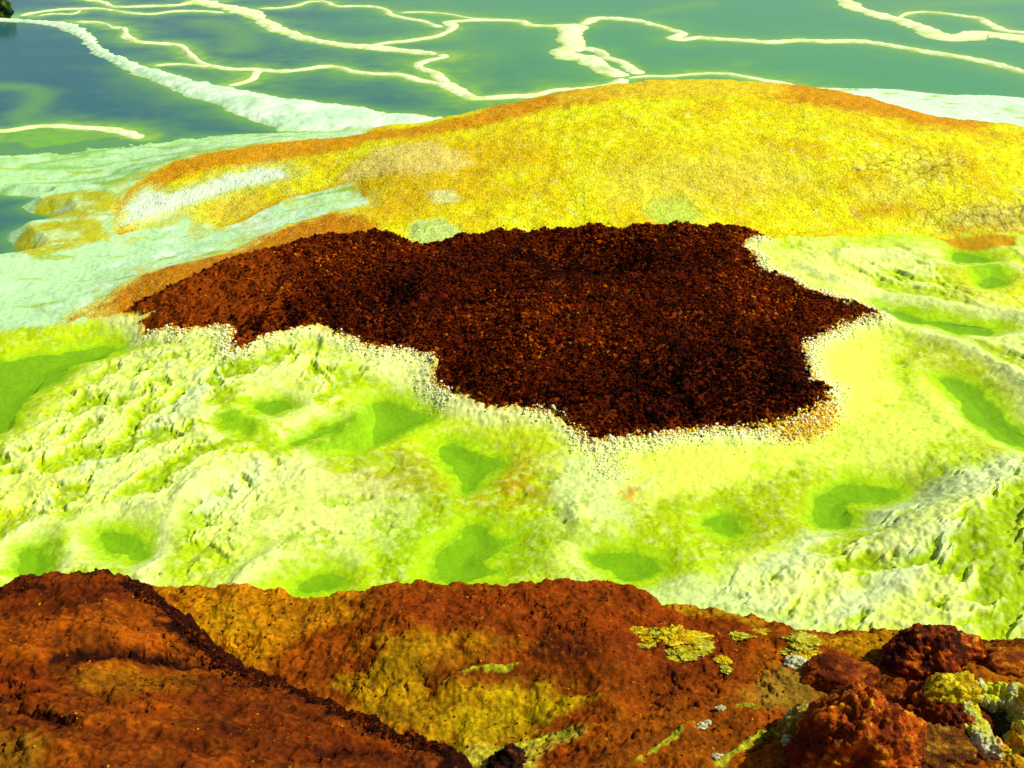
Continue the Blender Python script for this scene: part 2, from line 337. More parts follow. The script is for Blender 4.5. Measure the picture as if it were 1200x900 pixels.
def pigment(X, Y, M):
    big, mid, fine = M['big'], M['mid'], M['fine']
    v = perlin(X * 31, Y * 31, 66)
    # lime crust
    soft = sstep(-.2, .55, big * .8 + mid * .6)
    C = LIMEC[None] * (1 - soft[:, None]) + PALE[None] * soft[:, None]
    C = mix(C, YELL, .35 * sstep(.1, .6, fbm(X * 1.3, Y * 1.3, 110, 3)))
    aw = M['anyw']
    W = mix(np.repeat(lin(196,228,12,.86)[None], len(X), 0), PALE, sstep(.4, .9, M['crust'] + .25 * mid + .15 * fine - .1))
    W = mix(W, lin(234,248,150,.88), .7 * M['lip'])
    W = mix(W, lin(164,200,6,.82), .85 * sstep(.6, 1., M['hollow'])); W = mix(W, lin(206,234,40,.88), .5 * sstep(.75, .1, M['lump']))
    W = mix(W, lin(234,248,156,.88), .6 * sstep(.8, 1.1, M['crust'] + .25 * mid + .2 * fine))
    C = C * (1 - aw[:, None]) + W * aw[:, None]
    g9 = fbm(X * 5, Y * 7, 114, 5, .62)
    for P, col, so, st in pLIMEPAINT:
        sd = sdpoly(X, Y, P, 1.5)
        C = mix(C, col, st * sstep(-so * .8, so * .8, sd + so * .9 * mid + so * .8 * big + so * 1.5 * g9))
    C = mix(C, lin(234,249,150,.88), .8 * np.exp(-(M['rd'] / .12) ** 2))
    for P in greys:
        sd = sdpoly(X, Y, P, 1.0)
        C = mix(C, GREY, .75 * sstep(-.1, .12, sd + .14 * mid + .06 * fine) * sstep(.8, .35, M['hollow']))
    C = mix(C, lin(174,210,4,.82), .75 * sstep(.15, .5, M['hollow']) * (1 - aw))
    g5 = fbm(X * 9, Y * 11, 112, 4); C = mix(C, lin(236,248,150,.88), .35 * sstep(.12, .45, g5 + .3 * M['lump'] - .2) * (1 - .7 * M['halo'])); C = mix(C, lin(176,200,2,.82), .45 * sstep(.15, .5, -g5 - .2 * M['lump'] + .1) * (1 - .9 * M['halo']))
    # spots of ochre algae and bleached salt
    C = mix(C, CREAM, .35 * sstep(.35, .6, fine * .7 + mid * .5))
    C = mix(C, OLIVE, .35 * sstep(.3, .6, fbm(X * 6, Y * 6, 120, 3)) * (1 - aw))
    pn = M['pool']; C = mix(C, lin(176,222,4,.86), .85 * sstep(.05, .5, pn)); C = mix(C, lin(146,202,18,.86), .95 * sstep(.5, .72, pn + .10 * mid))
    C = mix(C, lin(196,214,4,.86), .5 * sstep(.15, .45, mid + .3 * fine) * sstep(.2, .6, pn) * sstep(1, .6, pn))
    # bleached fringe at the foot of the brown mound
    sb = M['brown']
    d = -sb + .10 * mid + .03 * fine
    C = mix(C, CREAM, .85 * sstep(.32, .05, d) * (sb < 0))
    C = mix(C, lin(232,206,60,.85), .8 * sstep(.10, .02, -sb + .05 * mid) * (sb < 0))
    for S in (SPECK, SPECK2):
        C = mix(C, lin(226,178,10,.85), .85 * sstep(-.05, .1, sdpoly(X, Y, S, 1.) + .1 * mid + .08 * fine))
    # bright mint banks beside the lagoon
    MC = mix(np.repeat(lin(196,243,172,.88)[None], len(X), 0), lin(220,249,208,.9), sstep(-.25, .35, mid * .7 + big + np.clip(.06 * X, -.35, .5)))
    nb = sstep(.1, -.35, base(X, Y) + .1 * mid + .04)          # low ground by the water is greener
    MC = mix(MC, lin(156,220,100,.84), .85 * nb * (X < 0) * (Y > 14.5) * sstep(-.4, .3, big + mid))
    MC = mix(MC, lin(176,206,30,.82), .8 * sstep(.22, .42, fbm(X * 1.1, Y * 3.2, 130, 4)))
    MC = mix(MC, lin(120,186,60,.8), .6 * (X < 0) * (Y > 16) * np.exp(-((fbm(X * .25, Y * .5, 133, 3)) / .05) ** 2))
    for S in ISLE:
        sd = sdpoly(X, Y, S, 1.)
        MC = mix(MC, lin(196,196,14,.8), .95 * sstep(-.15, .05, sd + .08 * mid) * sstep(-.6, -.2, mid + .6 * fine)); MC = mix(MC, lin(206,236,160,.88), .7 * sstep(.25, .5, sd + .3 * mid))
    m = np.clip(1 - sstep(-.03, .05, M['lime'] + .05 * fine), 0, 1)
    C = C * (1 - m[:, None]) + MC * m[:, None]
    dm = -M['dome']; C = mix(C, lin(206,206,16,.86), .75 * sstep(.75, .05, dm + .3 * mid + .25 * fine) * (1 - sstep(-.1, .2, M['lime'])) * sstep(-.1, .25, fbm(X * 2.2, Y * 2.2, 137, 4)) * (M['dome'] < 0))
    sd = sdpoly(X, Y, pEAST, 1.)
    C = mix(C, lin(212,158,8,.8), .95 * sstep(-.04, .06, sd + .06 * mid)); 
    # dome
    n1 = fbm(X * 1.1, Y * 1.1, 140, 5); n2 = fbm(X * 4, Y * 4, 145, 4)
    D = mix(np.repeat(lin(226,210,6,.94)[None], len(X), 0), lin(236,236,16,.92), sstep(-.3, .35, n1 + .6 * n2))
    D = mix(D, lin(220,170,2,.88), .35 * sstep(.1, .5, -n1 + .5 * n2))
    D = mix(D, lin(244,238,130,.86), .6 * sstep(.25, .6, n2 + .5 * fine))
    for P, col, so, st in pDOMEPAINT:
        s = sdpoly(X, Y, P, 1.5)
        D = mix(D, col, st * sstep(-so, so, s + so * 1.2 * n2 + so * .5 * fine))
    s = sdpoly(X, Y, pSTRIPE, 1.)
    sy = sstep(-.1, .12, s + .12 * n2 + .05 * fine); M['grain'] = 1 - .85 * sy
    D = mix(D, lin(220,238,110,.84), sstep(-.4, .05, s + .2 * n2 + .1 * fine) * .85); D = mix(D, lin(228,248,206,.9), sy)
    s = sdpoly(X, Y, pLOBEGOLD, 1.)
    D = mix(D, lin(240,216,60,.84), .8 * sstep(-.1, .2, s + .1 * n2))
    ga = sstep(-.25, .15, np.maximum(sdpoly(X, Y, pCRK[0], 1.), sdpoly(X, Y, pCRK[1], 1.)) + .3 * n2 + .2 * fine); f1_, f2_, _ = worley(X * 5.5, Y * 5.5, 149); D = mix(D, lin(120,104,50,.75), .75 * ga * sstep(.10, .02, f2_ - f1_)); D = mix(D, lin(240,236,110,.9), .4 * ga * sstep(.2, .5, f2_ - f1_))
    s = M['dome']
    D = mix(D, lin(216,146,4,.85), .6 * sstep(.22, .02, s + .14 * n2) * sstep(-.1, .3, fbm(X * .9, Y * .9, 148, 3) + .05)); D = mix(D, lin(228,236,100,.88), .75 * sstep(.3, .0, s + .25 * n2) * (X < -1.8) * (Y < 17) * sstep(-.05, .2, -fbm(X * .9, Y * .9, 148, 3) + .05))
    w = sstep(-.012, .012, s); C = C * (1 - w[:, None]) + D * w[:, None]
    # brown mound
    B = mix(np.repeat(lin(98,30,0)[None], len(X), 0), lin(150,66,0), sstep(-.1, .5, fbm(X * 2.2, Y * 2.2, 150, 4)))
    B = mix(B, lin(50,16,2), .6 * sstep(.05, .4, fbm(X * 1.3, Y * 1.3, 155, 4)))
    B = mix(B, lin(150,66,2), .9 * sstep(-2.2, -3.5, X + .6 * mid + .2 * fine))
    w = (sb > 0).astype(float); C = C * (1 - w[:, None]) + B * w[:, None]
    C = C * (1 + .10 * v)[:, None]
    return np.clip(C, .002, .92)

# ------------------------------------------------------------------ mesh helpers
def mesh_from(name, V, F, colors=None, smooth=True, extra=None):
    me = bpy.data.meshes.new(name)
    V = np.ascontiguousarray(V, np.float32); F = np.ascontiguousarray(F, np.int32)
    k = F.shape[1]
    me.vertices.add(len(V)); me.vertices.foreach_set('co', V.ravel())
    me.loops.add(F.size); me.loops.foreach_set('vertex_index', F.ravel())
    me.polygons.add(len(F)); me.polygons.foreach_set('loop_start', np.arange(0, F.size, k, dtype=np.int32))
    me.polygons.foreach_set('use_smooth', np.full(len(F), smooth, bool))
    me.update(calc_edges=True)
    if colors is not None:
        a = me.attributes.new('pigment', 'FLOAT_COLOR', 'POINT')
        a.data.foreach_set('color', np.concatenate([colors, np.ones((len(V), 1))], 1).astype(np.float32).ravel())
    for nm, arr in (extra or {}).items():
        a = me.attributes.new(nm, 'FLOAT', 'POINT'); a.data.foreach_set('value', np.asarray(arr, np.float32))
    return me
def link(name, me, mat, parent=None):
    o = bpy.data.objects.new(name, me); COL.objects.link(o)
    if mat: me.materials.append(mat)
    if parent: o.parent = parent
    return o
def tag(o, label=None, cat=None, group=None, kind=None):
    if label: o['label'] = label
    if cat: o['category'] = cat
    if group: o['group'] = group
    if kind: o['kind'] = kind
    return o
def sub(V, F, keep, *arrs):                # keep some faces, drop loose vertices
    F = F[keep]; used = np.zeros(len(V), bool); used[F] = True
    idx = np.cumsum(used) - 1
    return (V[used], idx[F]) + tuple(a[used] for a in arrs)
def grid_faces(nr, nc):
    i = np.arange(nr * nc).reshape(nr, nc)
    return np.stack([i[:-1, :-1], i[:-1, 1:], i[1:, 1:], i[1:, :-1]], -1).reshape(-1, 4)

# ------------------------------------------------------------------ materials
def nodes_of(name):
    m = bpy.data.materials.new(name); m.use_nodes = True
    nt = m.node_tree; b = nt.nodes['Principled BSDF']
    return m, nt, b
def N(nt, t, **kw):
    n = nt.nodes.new(t)
    for k, v in kw.items():
        if k.startswith('i_'): n.inputs[k[2:].replace('_', ' ')].default_value = v
        else: setattr(n, k, v)
    return n
def crust_material(name,  rough=.75, cells=0, cell_amt=.5, cell_white=0, grain=30, grain_amt=.25, bump=.35, bump_dist=.02, spec=.3, cell_bump=.02, grained=False):
    m, nt, b = nodes_of(name); L = nt.links.new
    tc = N(nt, 'ShaderNodeTexCoord'); at = N(nt, 'ShaderNodeAttribute', attribute_name='pigment')
    n1 = N(nt, 'ShaderNodeTexNoise', i_Scale=grain, i_Detail=6.0, i_Roughness=.65); L(tc.outputs['Object'], n1.inputs['Vector'])
    mr = N(nt, 'ShaderNodeMapRange'); mr.inputs['From Min'].default_value = .3; mr.inputs['From Max'].default_value = .7
    mr.inputs['To Min'].default_value = 1 - grain_amt; mr.inputs['To Max'].default_value = 1 + grain_amt * .6
    L(n1.outputs['Fac'], mr.inputs['Value'])
    mx = N(nt, 'ShaderNodeVectorMath', operation='SCALE'); L(at.outputs['Color'], mx.inputs[0]); L(mr.outputs['Result'], mx.inputs['Scale'])
    col = mx.outputs['Vector']
    bp = N(nt, 'ShaderNodeBump', i_Strength=bump, i_Distance=bump_dist); L(n1.outputs['Fac'], bp.inputs['Height'])
    nrm = bp.outputs['Normal']
    if cells:
        v = N(nt, 'ShaderNodeTexVoronoi', i_Scale=cells); v.inputs['Randomness'].default_value = 1
        nz = N(nt, 'ShaderNodeTexNoise', i_Scale=cells * .8, i_Detail=2.0); L(tc.outputs['Object'], nz.inputs['Vector'])
        ad = N(nt, 'ShaderNodeMixRGB', blend_type='LINEAR_LIGHT'); ad.inputs['Fac'].default_value = .6 / cells
        L(tc.outputs['Object'], ad.inputs['Color1']); L(nz.outputs['Color'], ad.inputs['Color2']); L(ad.outputs['Color'], v.inputs['Vector'])
        sep = N(nt, 'ShaderNodeSeparateColor'); L(v.outputs['Color'], sep.inputs['Color'])
        r = N(nt, 'ShaderNodeMapRange'); r.inputs['To Min'].default_value = 1 - cell_amt; r.inputs['To Max'].default_value = 1 + cell_amt * .45
        L(sep.outputs['Red'], r.inputs['Value']); rf = r.outputs['Result']
        if grained:
            ga = N(nt, 'ShaderNodeAttribute', attribute_name='grain'); gm = N(nt, 'ShaderNodeMix', data_type='FLOAT'); gm.inputs[2].default_value = 1; L(ga.outputs['Fac'], gm.inputs[0]); L(rf, gm.inputs[3]); rf = gm.outputs[0]
        m2 = N(nt, 'ShaderNodeVectorMath', operation='SCALE'); L(col, m2.inputs[0]); L(rf, m2.inputs['Scale']); col = m2.outputs['Vector']
        if cell_white:
            g = N(nt, 'ShaderNodeMapRange'); g.inputs['From Min'].default_value = .78; g.inputs['From Max'].default_value = 1; g.inputs['To Max'].default_value = cell_white
            L(sep.outputs['Green'], g.inputs['Value'])
            m3 = N(nt, 'ShaderNodeMixRGB'); m3.inputs['Color2'].default_value = (.88, .82, .30, 1); L(g.outputs['Result'], m3.inputs['Fac']); L(col, m3.inputs['Color1']); col = m3.outputs['Color']
        inv = N(nt, 'ShaderNodeMath', operation='MULTIPLY'); inv.inputs[1].default_value = -1; L(v.outputs['Distance'], inv.inputs[0])
        b2 = N(nt, 'ShaderNodeBump', i_Strength=.8, i_Distance=cell_bump); L(inv.outputs['Value'], b2.inputs['Height']); L(nrm, b2.inputs['Normal']); nrm = b2.outputs['Normal']
    L(col, b.inputs['Base Color']); L(nrm, b.inputs['Normal'])
    b.inputs['Roughness'].default_value = rough; b.inputs['Specular IOR Level'].default_value = spec
    return m
M_TERRAIN = crust_material('salt crust', .8, 19, .10, 0, 26, .14, .22, .02, .08, .005)
M_DOME = crust_material('sulphur crust', .85, 24, .28, .14, 60, .12, .4, .012, .05, .018, grained=True)
M_BROWN = crust_material('iron crust', .9, 22, .6, 0, 40, .4, .7, .03, .03, .03)
M_RUBBLE = crust_material('iron crumbs', .9, 0, 0, 0, 60, .5, .5, .01, .03)
M_CRYST = crust_material('salt crystals', .6, 0, 0, 0, 60, .15, .4, .01, .15)
M_FG = crust_material('ferrous earth', .9, 34, .22, 0, 40, .5, .6, .010, .03, .005)
M_ROCK = crust_material('nodular rock', .85, 70, .35, 0, 70, .45, .6, .006, .06, .006)
M_RIM = crust_material('salt rim crust', .8, 9, .06, 0, 18, .10, .25, .02, .08, .006)

def water_material(name, rough, wave, alpha=1.0):
    m, nt, b = nodes_of(name); L = nt.links.new
    at = N(nt, 'ShaderNodeAttribute', attribute_name='pigment'); L(at.outputs['Color'], b.inputs['Base Color'])
    tc = N(nt, 'ShaderNodeTexCoord')
    n = N(nt, 'ShaderNodeTexNoise', i_Scale=9.0, i_Detail=3.0); L(tc.outputs['Object'], n.inputs['Vector'])
    bp = N(nt, 'ShaderNodeBump', i_Strength=wave, i_Distance=.004); L(n.outputs['Fac'], bp.inputs['Height']); L(bp.outputs['Normal'], b.inputs['Normal'])
    b.inputs['Roughness'].default_value = rough; b.inputs['IOR'].default_value = 1.33; b.inputs['Specular IOR Level'].default_value = .38; b.inputs['Alpha'].default_value = alpha
    return m
M_WATER = water_material('lagoon water', .12, .25)
M_POOL = water_material('brine', .14, .3, .32)

# ------------------------------------------------------------------ land meshes
nr, nc = int(1150 * Q), int(1050 * Q)
tt = np.linspace(0, 1, nr)
ys = 4.3 * (31 / 4.3) ** tt
us = np.linspace(-1, 1, nc)
Yg = np.repeat(ys[:, None], nc, 1); Xg = us[None, :] * (.55 * Yg + 1.9)
X = Xg.ravel(); Y = Yg.ravel()
Z, M = land(X, Y)
C = pigment(X, Y, M)
V = np.stack([X, Y, Z], 1); F = grid_faces(nr, nc)
zone = np.where(M['brown'] > 0, 2, np.where(M['dome'] > 0, 1, 0))
fz = zone[F[:, 0]]
deep = (Z[F].max(1) < WATER - .12)
v, f, c = sub(V, F, (fz == 0) & ~deep, C)
tag(link('terrain', mesh_from('terrain', v, f, c), M_TERRAIN), kind='structure')
v, f, c, gr_ = sub(V, F, fz == 1, C, M['grain'])
tag(link('sulphur_mound', mesh_from('sulphur_mound', v, f, c, True, {'grain': gr_}), M_DOME), 'broad bright yellow sulphur mound with orange edges in front of the green pools', 'mound')
v, f, c = sub(V, F, fz == 2, C)
brown = tag(link('iron_mound', mesh_from('iron_mound', v, f, c), M_BROWN), 'dark red brown crumbly mound in the middle of the lime green crust', 'mound')

def scatter(name, P, size, cols, mat, parent=None, flat=True, sq=(1, 1, .8)):
    t = (1 + 5 ** .5) / 2
    B = np.array([(-1,t,0),(1,t,0),(-1,-t,0),(1,-t,0),(0,-1,t),(0,1,t),(0,-1,-t),(0,1,-t),(t,0,-1),(t,0,1),(-t,0,-1),(-t,0,1)]) / 1.9
    T = np.array([(0,11,5),(0,5,1),(0,1,7),(0,7,10),(0,10,11),(1,5,9),(5,11,4),(11,10,2),(10,7,6),(7,1,8),(3,9,4),(3,4,2),(3,2,6),(3,6,8),(3,8,9),(4,9,5),(2,4,11),(6,2,10),(8,6,7),(9,8,1)])
    n = len(P); q = rng.normal(size=(n, 4)); q /= np.linalg.norm(q, axis=1)[:, None]
    w, x, y, z = q.T
    R = np.stack([1-2*(y*y+z*z), 2*(x*y-z*w), 2*(x*z+y*w), 2*(x*y+z*w), 1-2*(x*x+z*z), 2*(y*z-x*w), 2*(x*z-y*w), 2*(y*z+x*w), 1-2*(x*x+y*y)], 1).reshape(n, 3, 3)
    S = B[None] * (1 + rng.uniform(-.35, .35, (n, 12, 1))) * rng.uniform(.65, 1.25, (n, 1, 3))
    Vv = np.einsum('nij,nkj->nki', R, S) * np.asarray(size)[:, None, None] * np.array(sq) + P[:, None, :]
    Ff = (T[None] + 12 * np.arange(n)[:, None, None]).reshape(-1, 3)
    me = mesh_from(name, Vv.reshape(-1, 3), Ff, np.repeat(cols, 12, 0), not flat)
    return link(name, me, mat, parent)

# crumbs lying all over the brown mound
lo, hi = pBROWN.min(0), pBROWN.max(0)
K = int(170000 * Q)
x = rng.uniform(lo[0], hi[0], K); y = rng.uniform(lo[1], hi[1], K)
s = brown_sd(x, y); k = (s > -.015) | ((s > -.16) & (rng.uniform(0, 1, K) < .35 * np.exp(np.clip(s, -9, 0) / .035))); x, y, s = x[k], y[k], s[k]
z, mm = land(x, y)
n1 = fbm(x * 1.4, y * 1.4, 200, 3); n2 = fbm(x * 1.3, y * 1.3, 155, 4); u = rng.uniform(0, 1, len(x))
pal = np.array([lin(94,26,0), lin(122,46,0), lin(70,18,0), lin(34,14,4), lin(176,84,0), lin(214,140,10)])
pick = np.where(u < .42, 0, np.where(u < .66, 1, np.where(u < .85, 2, 3)))
warm = np.zeros(len(x))
for P, so in ((base.poly([(560,400),(640,360),(720,370),(700,410),(620,430),(560,430)]), .9), (base.poly([(860,300),(900,330),(960,360),(1020,368),(960,390),(880,380),(830,340)]), .4), (base.poly([(160,365),(300,300),(420,280),(480,300),(420,340),(300,370),(180,385)]), .5), (base.poly([(560,290),(700,270),(880,275),(860,300),(800,290),(640,300)]), .3)):
    warm = np.maximum(warm, sstep(-so, so, sdpoly(x, y, P, 1.5) + so * n1))
dark = np.zeros(len(x))
for P, so in ((base.poly([(590,300),(640,285),(720,285),(790,300),(720,330),(640,330)]), .3), (base.poly([(720,470),(800,430),(930,420),(960,460),(930,490),(760,505)]), .5), (base.poly([(440,340),(500,350),(470,380),(420,370)]), .3)):
    dark = np.maximum(dark, sstep(-so, so, sdpoly(x, y, P, 1.5) + so * n1))
u2 = rng.uniform(0, 1, len(x)); pick = np.where(u2 < dark * .55, np.where(u2 < dark * .3, 3, 2), pick)
u2 = rng.uniform(0, 1, len(x)); pick = np.where(u2 < .02 + .34 * warm, np.where(u2 < .02 * warm, 5, np.where(u2 < .01 + .13 * warm, 4, 1)), pick)
edge = (s < .07) & (rng.uniform(0, 1, len(x)) < .4); pick = np.where(edge, 4, pick)
size = .006 + .022 * rng.uniform(0, 1, len(x)) ** 2.4; size = size * np.where(s < -.01, .6, 1) * (.75 + .6 * sstep(-.2, .4, fbm(x * 2.6, y * 2.6, 220, 3)))
left = sstep(-2.2, -3.3, x + .8 * n1)                     # the west end is bare earth
k = rng.uniform(0, 1, len(x)) > .93 * left
r = scatter('rubble', np.stack([x, y, z + size * .3], 1)[k], size[k], pal[pick][k] * rng.uniform(.18, .78, (k.sum(), 1)) * (1 + .7 * warm[k] - .6 * dark[k]).clip(.3, 2)[:, None] * (1 + .5 * fbm(x * 1.9, y * 1.9, 222, 4)[k])[:, None], M_RUBBLE, brown)
tag(r, kind='stuff')

# popcorn salt at its foot
K = int(260000 * Q)
x = rng.uniform(lo[0] - .6, hi[0] + .6, K); y = rng.uniform(lo[1] - .6, hi[1] + .2, K)
s = brown_sd(x, y); z, mm = land(x, y)
den = np.exp(-(np.clip(-s, 0, None) / .15) ** 2) * sstep(-.3, .3, fbm(x * 1.1, y * 1.1, 210, 2) + .15 + .35 * sstep(-.5, 2.5, x))
spk = np.maximum(sdpoly(x, y, SPECK, 1.), sdpoly(x, y, SPECK2, 1.))
den = np.maximum(den, .8 * sstep(-.1, .1, spk)); sp3 = base.poly([(685,520),(720,525),(745,560),(755,590),(715,590),(690,560)])
d3 = sdpoly(x, y, sp3, 1.); den = np.maximum(den, .55 * sstep(-.1, .15, d3))
k = (s < .03) & (mm['dome'] < -.05) & (mm['lime'] > .02) & (rng.uniform(0, 1, K) < den) & (x > -4.5)
x, y, z, s, spk = x[k], y[k], z[k], s[k], spk[k]
u = rng.uniform(0, 1, len(x))
pal = np.array([lin(253,252,206,.93), lin(246,250,150,.92), lin(240,206,30,.9), lin(222,150,10,.9)])
pick = np.where(u < .6, 0, 1); pick = np.where((s > -.05) & (u > .45), 2, pick); pick = np.where((s > -.03) & (u > .75), 3, pick); pick = np.where((spk > -.05) & (u > .35), 2, pick); pick = np.where((spk > -.02) & (u > .8), 3, pick)
size = (.005 + .015 * rng.uniform(0, 1, len(x)) ** 1.5) * (1 - .4 * sstep(0, .3, -s))
tag(scatter('salt_crystals', np.stack([x, y, z + size * .3], 1), size, pal[pick] * rng.uniform(.85, 1.05, (len(x), 1)), M_CRYST, flat=False), kind='stuff')

# green pools lying in the crust
for i, (p, lv) in enumerate(zip(pPOOLS, POOL_LEVEL)):
    ctr = p.mean(0); q = ctr + (p - ctr) * (1 + .20 / np.maximum(.15, np.linalg.norm(p - ctr, axis=1)))[:, None]
    n = len(q); V_ = np.concatenate([np.c_[q, np.full(n, lv - .035)], [[ctr[0], ctr[1], lv - .035]]])
    F_ = np.array([(j, (j + 1) % n, n) for j in range(n)])
    col = np.repeat(lin(134,194,16,.86)[None], n + 1, 0)
    tag(link('pool_water', mesh_from('pool_water', V_, F_, col), M_POOL), kind='structure')

# ------------------------------------------------------------------ lagoon, rims and banks
# picture course, half width in metres (start .. end), height, reach of the shallow-water colour, label
RIMS = [
 ([(85,24),(120,26),(132,31),(145,32),(150,42),(165,48),(195,50),(213,53),(222,62),(232,70),(245,75),(270,79),(300,80),(330,82),(355,80),(375,77),(395,77),(412,82),(440,85),(470,86),(490,92),(515,97),(535,105),(548,113)],
   .16, .20, .07, .35, 'long winding pale ridge from the upper left towards the central green pool'),
 ([(175,76),(200,74),(215,74),(235,76),(250,77)], .12, .12, .05, .3, 'short thin pale ridge between the wide white bank and the winding ridge'),
 ([(262,100),(280,96),(292,92),(300,84),(305,80)], .2, .3, .04, .5, 'short faint yellowish ridge joining the winding ridge to the wide white bank'),
 ([(20,18),(45,13),(70,10),(95,9),(120,9),(145,13),(165,15),(180,15),(205,12),(240,12),(265,14)], .10, .18, .06, .3, 'thin wavy pale ridge crossing the top left corner region'),
 ([(40,18),(60,15),(85,15),(95,10)], .08, .08, .04, .3, 'tiny pale ridge close under the thin wavy ridge at top left'),
 ([(100,-2),(120,1),(130,6),(142,7),(175,6),(205,5),(230,2),(260,0)], .30, .12, .07, .3, 'pale ridge running along the very top edge left of centre'),
 ([(225,-1),(250,4),(272,8),(290,12),(303,19),(315,27),(325,33),(340,37),(360,44),(385,49),(410,52),(432,53),(470,58),(505,61),(513,62)], .55, .22, .10, .35, 'thick cream ridge sweeping diagonally down from the top left of centre'),
 ([(300,9),(330,8),(350,5),(362,1),(382,1),(395,6),(420,6),(440,7),(452,10),(460,16),(475,20),(495,23),(505,27),(520,31)], .10, .20, .06, .3, 'thin yellowish ridge arching over the dark green pool at top'),
 ([(432,53),(452,49),(475,47),(495,44),(512,41),(524,36),(530,30),(526,25),(540,23),(575,22),(612,24),(622,28),(645,29),(672,28),(682,28)], .15, .30, .07, .4, 'pale ridge with a thick knob forming the upper edge of the central green pool'),
 ([(465,14),(490,13),(512,14),(530,16),(552,20),(580,22),(610,22)], .08, .10, .04, .45, 'thin yellow ridge just above the central green pool'),
 ([(513,62),(522,65),(500,70),(491,75),(495,79),(508,83),(515,88),(520,93),(528,99),(545,108),(552,113),(575,113),(600,111),(625,110),(650,104),(680,103),(705,100),(722,96),(731,90)], .22, .26, .08, .55, 'curling cream ridge round the left and lower side of the central green pool'),
 ([(682,28),(672,34),(668,41),(672,48),(674,54),(661,59),(672,64),(690,68),(705,77),(720,84),(732,89)], .50, .40, .12, .25, 'broad zigzag pale ridge between the two large green pools'),
 ([(680,54),(700,58),(712,66),(728,71),(738,78),(752,86)], .35, .25, .09, .2, 'stepped pale ledge on the right side of the zigzag ridge'),
 ([(682,28),(695,21),(708,20),(740,22),(760,26),(785,33),(800,38),(790,43),(800,45),(815,43),(835,44),(870,46),(905,48),(935,46),(965,47),(1010,47),(1050,53),(1090,60),(1130,66),(1165,73),(1190,80),(1230,90)], .22, .26, .09, .3, 'very long pale ridge crossing the right half behind the yellow mound'),
 ([(731,90),(760,88),(785,88),(815,85),(850,85),(870,88),(900,93),(920,96),(945,103),(975,106)], .12, .2, .06, .4, 'thin pale ridge just behind the crest of the yellow mound'),
 ([(985,-2),(995,2),(1003,8),(1020,13),(1040,19),(1055,22),(1070,28),(1085,33),(1095,38),(1108,42),(1130,42),(1150,38),(1175,40),(1205,44),(1240,48)], .35, .75, .09, .3, 'thick yellow green ridge winding down from the top right'),
 ([(1052,20),(1062,15),(1080,13),(1100,14),(1125,17),(1148,20),(1158,25),(1168,30),(1180,35),(1210,37)], .12, .25, .07, .4, 'slim pale ridge looping round the small pool at top right'),
 ([(-40,152),(0,152),(25,149),(50,146),(75,146),(100,148),(130,150),(150,154),(168,161)], .14, .25, .07, .3, 'pale curved ridge along the near left shore of the blue pool')]
rimlines = []
for P, w0, w1, hgt, shoal, lab in RIMS:
    P = np.array([unproj(a, b, WATER + .03) for a, b in P])
    rimlines.append((smooth_line(P, 4), w0, w1, hgt, shoal, lab))
FAINT = [([(0,102),(35,103),(46,110),(44,120),(34,128),(24,136),(28,144),(45,142),(60,145)], .45), ([(740,26),(750,20),(775,12),(800,8),(830,4)], .5), ([(1060,8),(1090,6),(1130,3),(1180,0)], .9), ([(270,60),(285,45),(270,32),(240,25)], .8), ([(860,78),(870,74)], .4), ([(560,95),(540,88)], .7)]
faint = [(smooth_line([unproj(a, b, WATER) for a, b in P], 4), g) for P, g in FAINT]
BANK = [(-40,10),(0,14),(8,20),(30,22),(65,24),(85,26),(100,32),(112,42),(120,52),(128,60),(145,65),(160,72),(175,77),(200,84),(225,91),(260,99),(300,107),(330,113),(360,116),(400,121),(425,124),(455,131),(490,132),(530,137),(575,138),
 (560,150),(500,156),(440,160),(395,156),(360,155),(325,152),(310,146),(290,140),(270,133),(255,122),(235,117),(215,112),(190,100),(165,90),(150,85),(135,76),(120,68),(105,62),(100,55),(92,45),(80,38),(65,33),(40,27),(10,25),(-40,24)]
pBANK = np.array([unproj(a, b, WATER + .02) for a, b in BANK])

# lagoon surface
nr, nc = int(620 * Q), int(560 * Q)
ys = 13 * (60 / 13) ** np.linspace(0, 1, nr); us = np.linspace(-1, 1, nc)
Yg = np.repeat(ys[:, None], nc, 1); Xg = us[None, :] * (.62 * Yg + 3)
X = Xg.ravel(); Y = Yg.ravel()
big = fbm(X * .12, Y * .18, 300, 4); mid = fbm(X * .6, Y * .9, 305, 4); fin = fbm(X * 3, Y * 3, 308, 4)
side = sstep(-7, 6, X + .45 * (Y - 25) + 5 * big)
C = mix(np.repeat(lin(48,108,108,.82)[None], len(X), 0), lin(84,160,90,.88), side)
SH = lin(150,200,40,.75)
w = np.zeros(len(X))
for L_, w0, w1, hgt, shoal, lab in rimlines:
    d = sdline(X, Y, L_, 4)
    w = np.maximum(w, .95 * np.exp(-np.clip(d - .10, 0, None) / (1.5 * shoal * (1 + .9 * mid + .4 * fin).clip(.2, 2)) * .9))
for L_, g in faint:
    d = sdline(X, Y, L_, 4); w = np.maximum(w, .5 * np.exp(-(d / (g * (1 + .8 * mid).clip(.3, 2))) ** 2))
w2 = w.copy(); d = -sdpoly(X, Y, pBANK, 4); w = np.maximum(w, .7 * sstep(-1.5, .6, X + 9.5 + .6 * mid) * np.exp(-np.clip(d, 0, None) / (.5 * (1 + mid).clip(.2, 2))))
d = -sdpoly(X, Y, pSHORE, 4); w = np.maximum(w, .5 * np.exp(-np.clip(d, 0, None) / (.3 * (1 + mid).clip(.2, 2))))
isl = np.array([unproj(a, b, WATER) for a, b in [(-60,153),(0,153),(60,149),(130,152),(165,160),(120,164),(60,172),(40,174),(20,168),(-60,167)]])
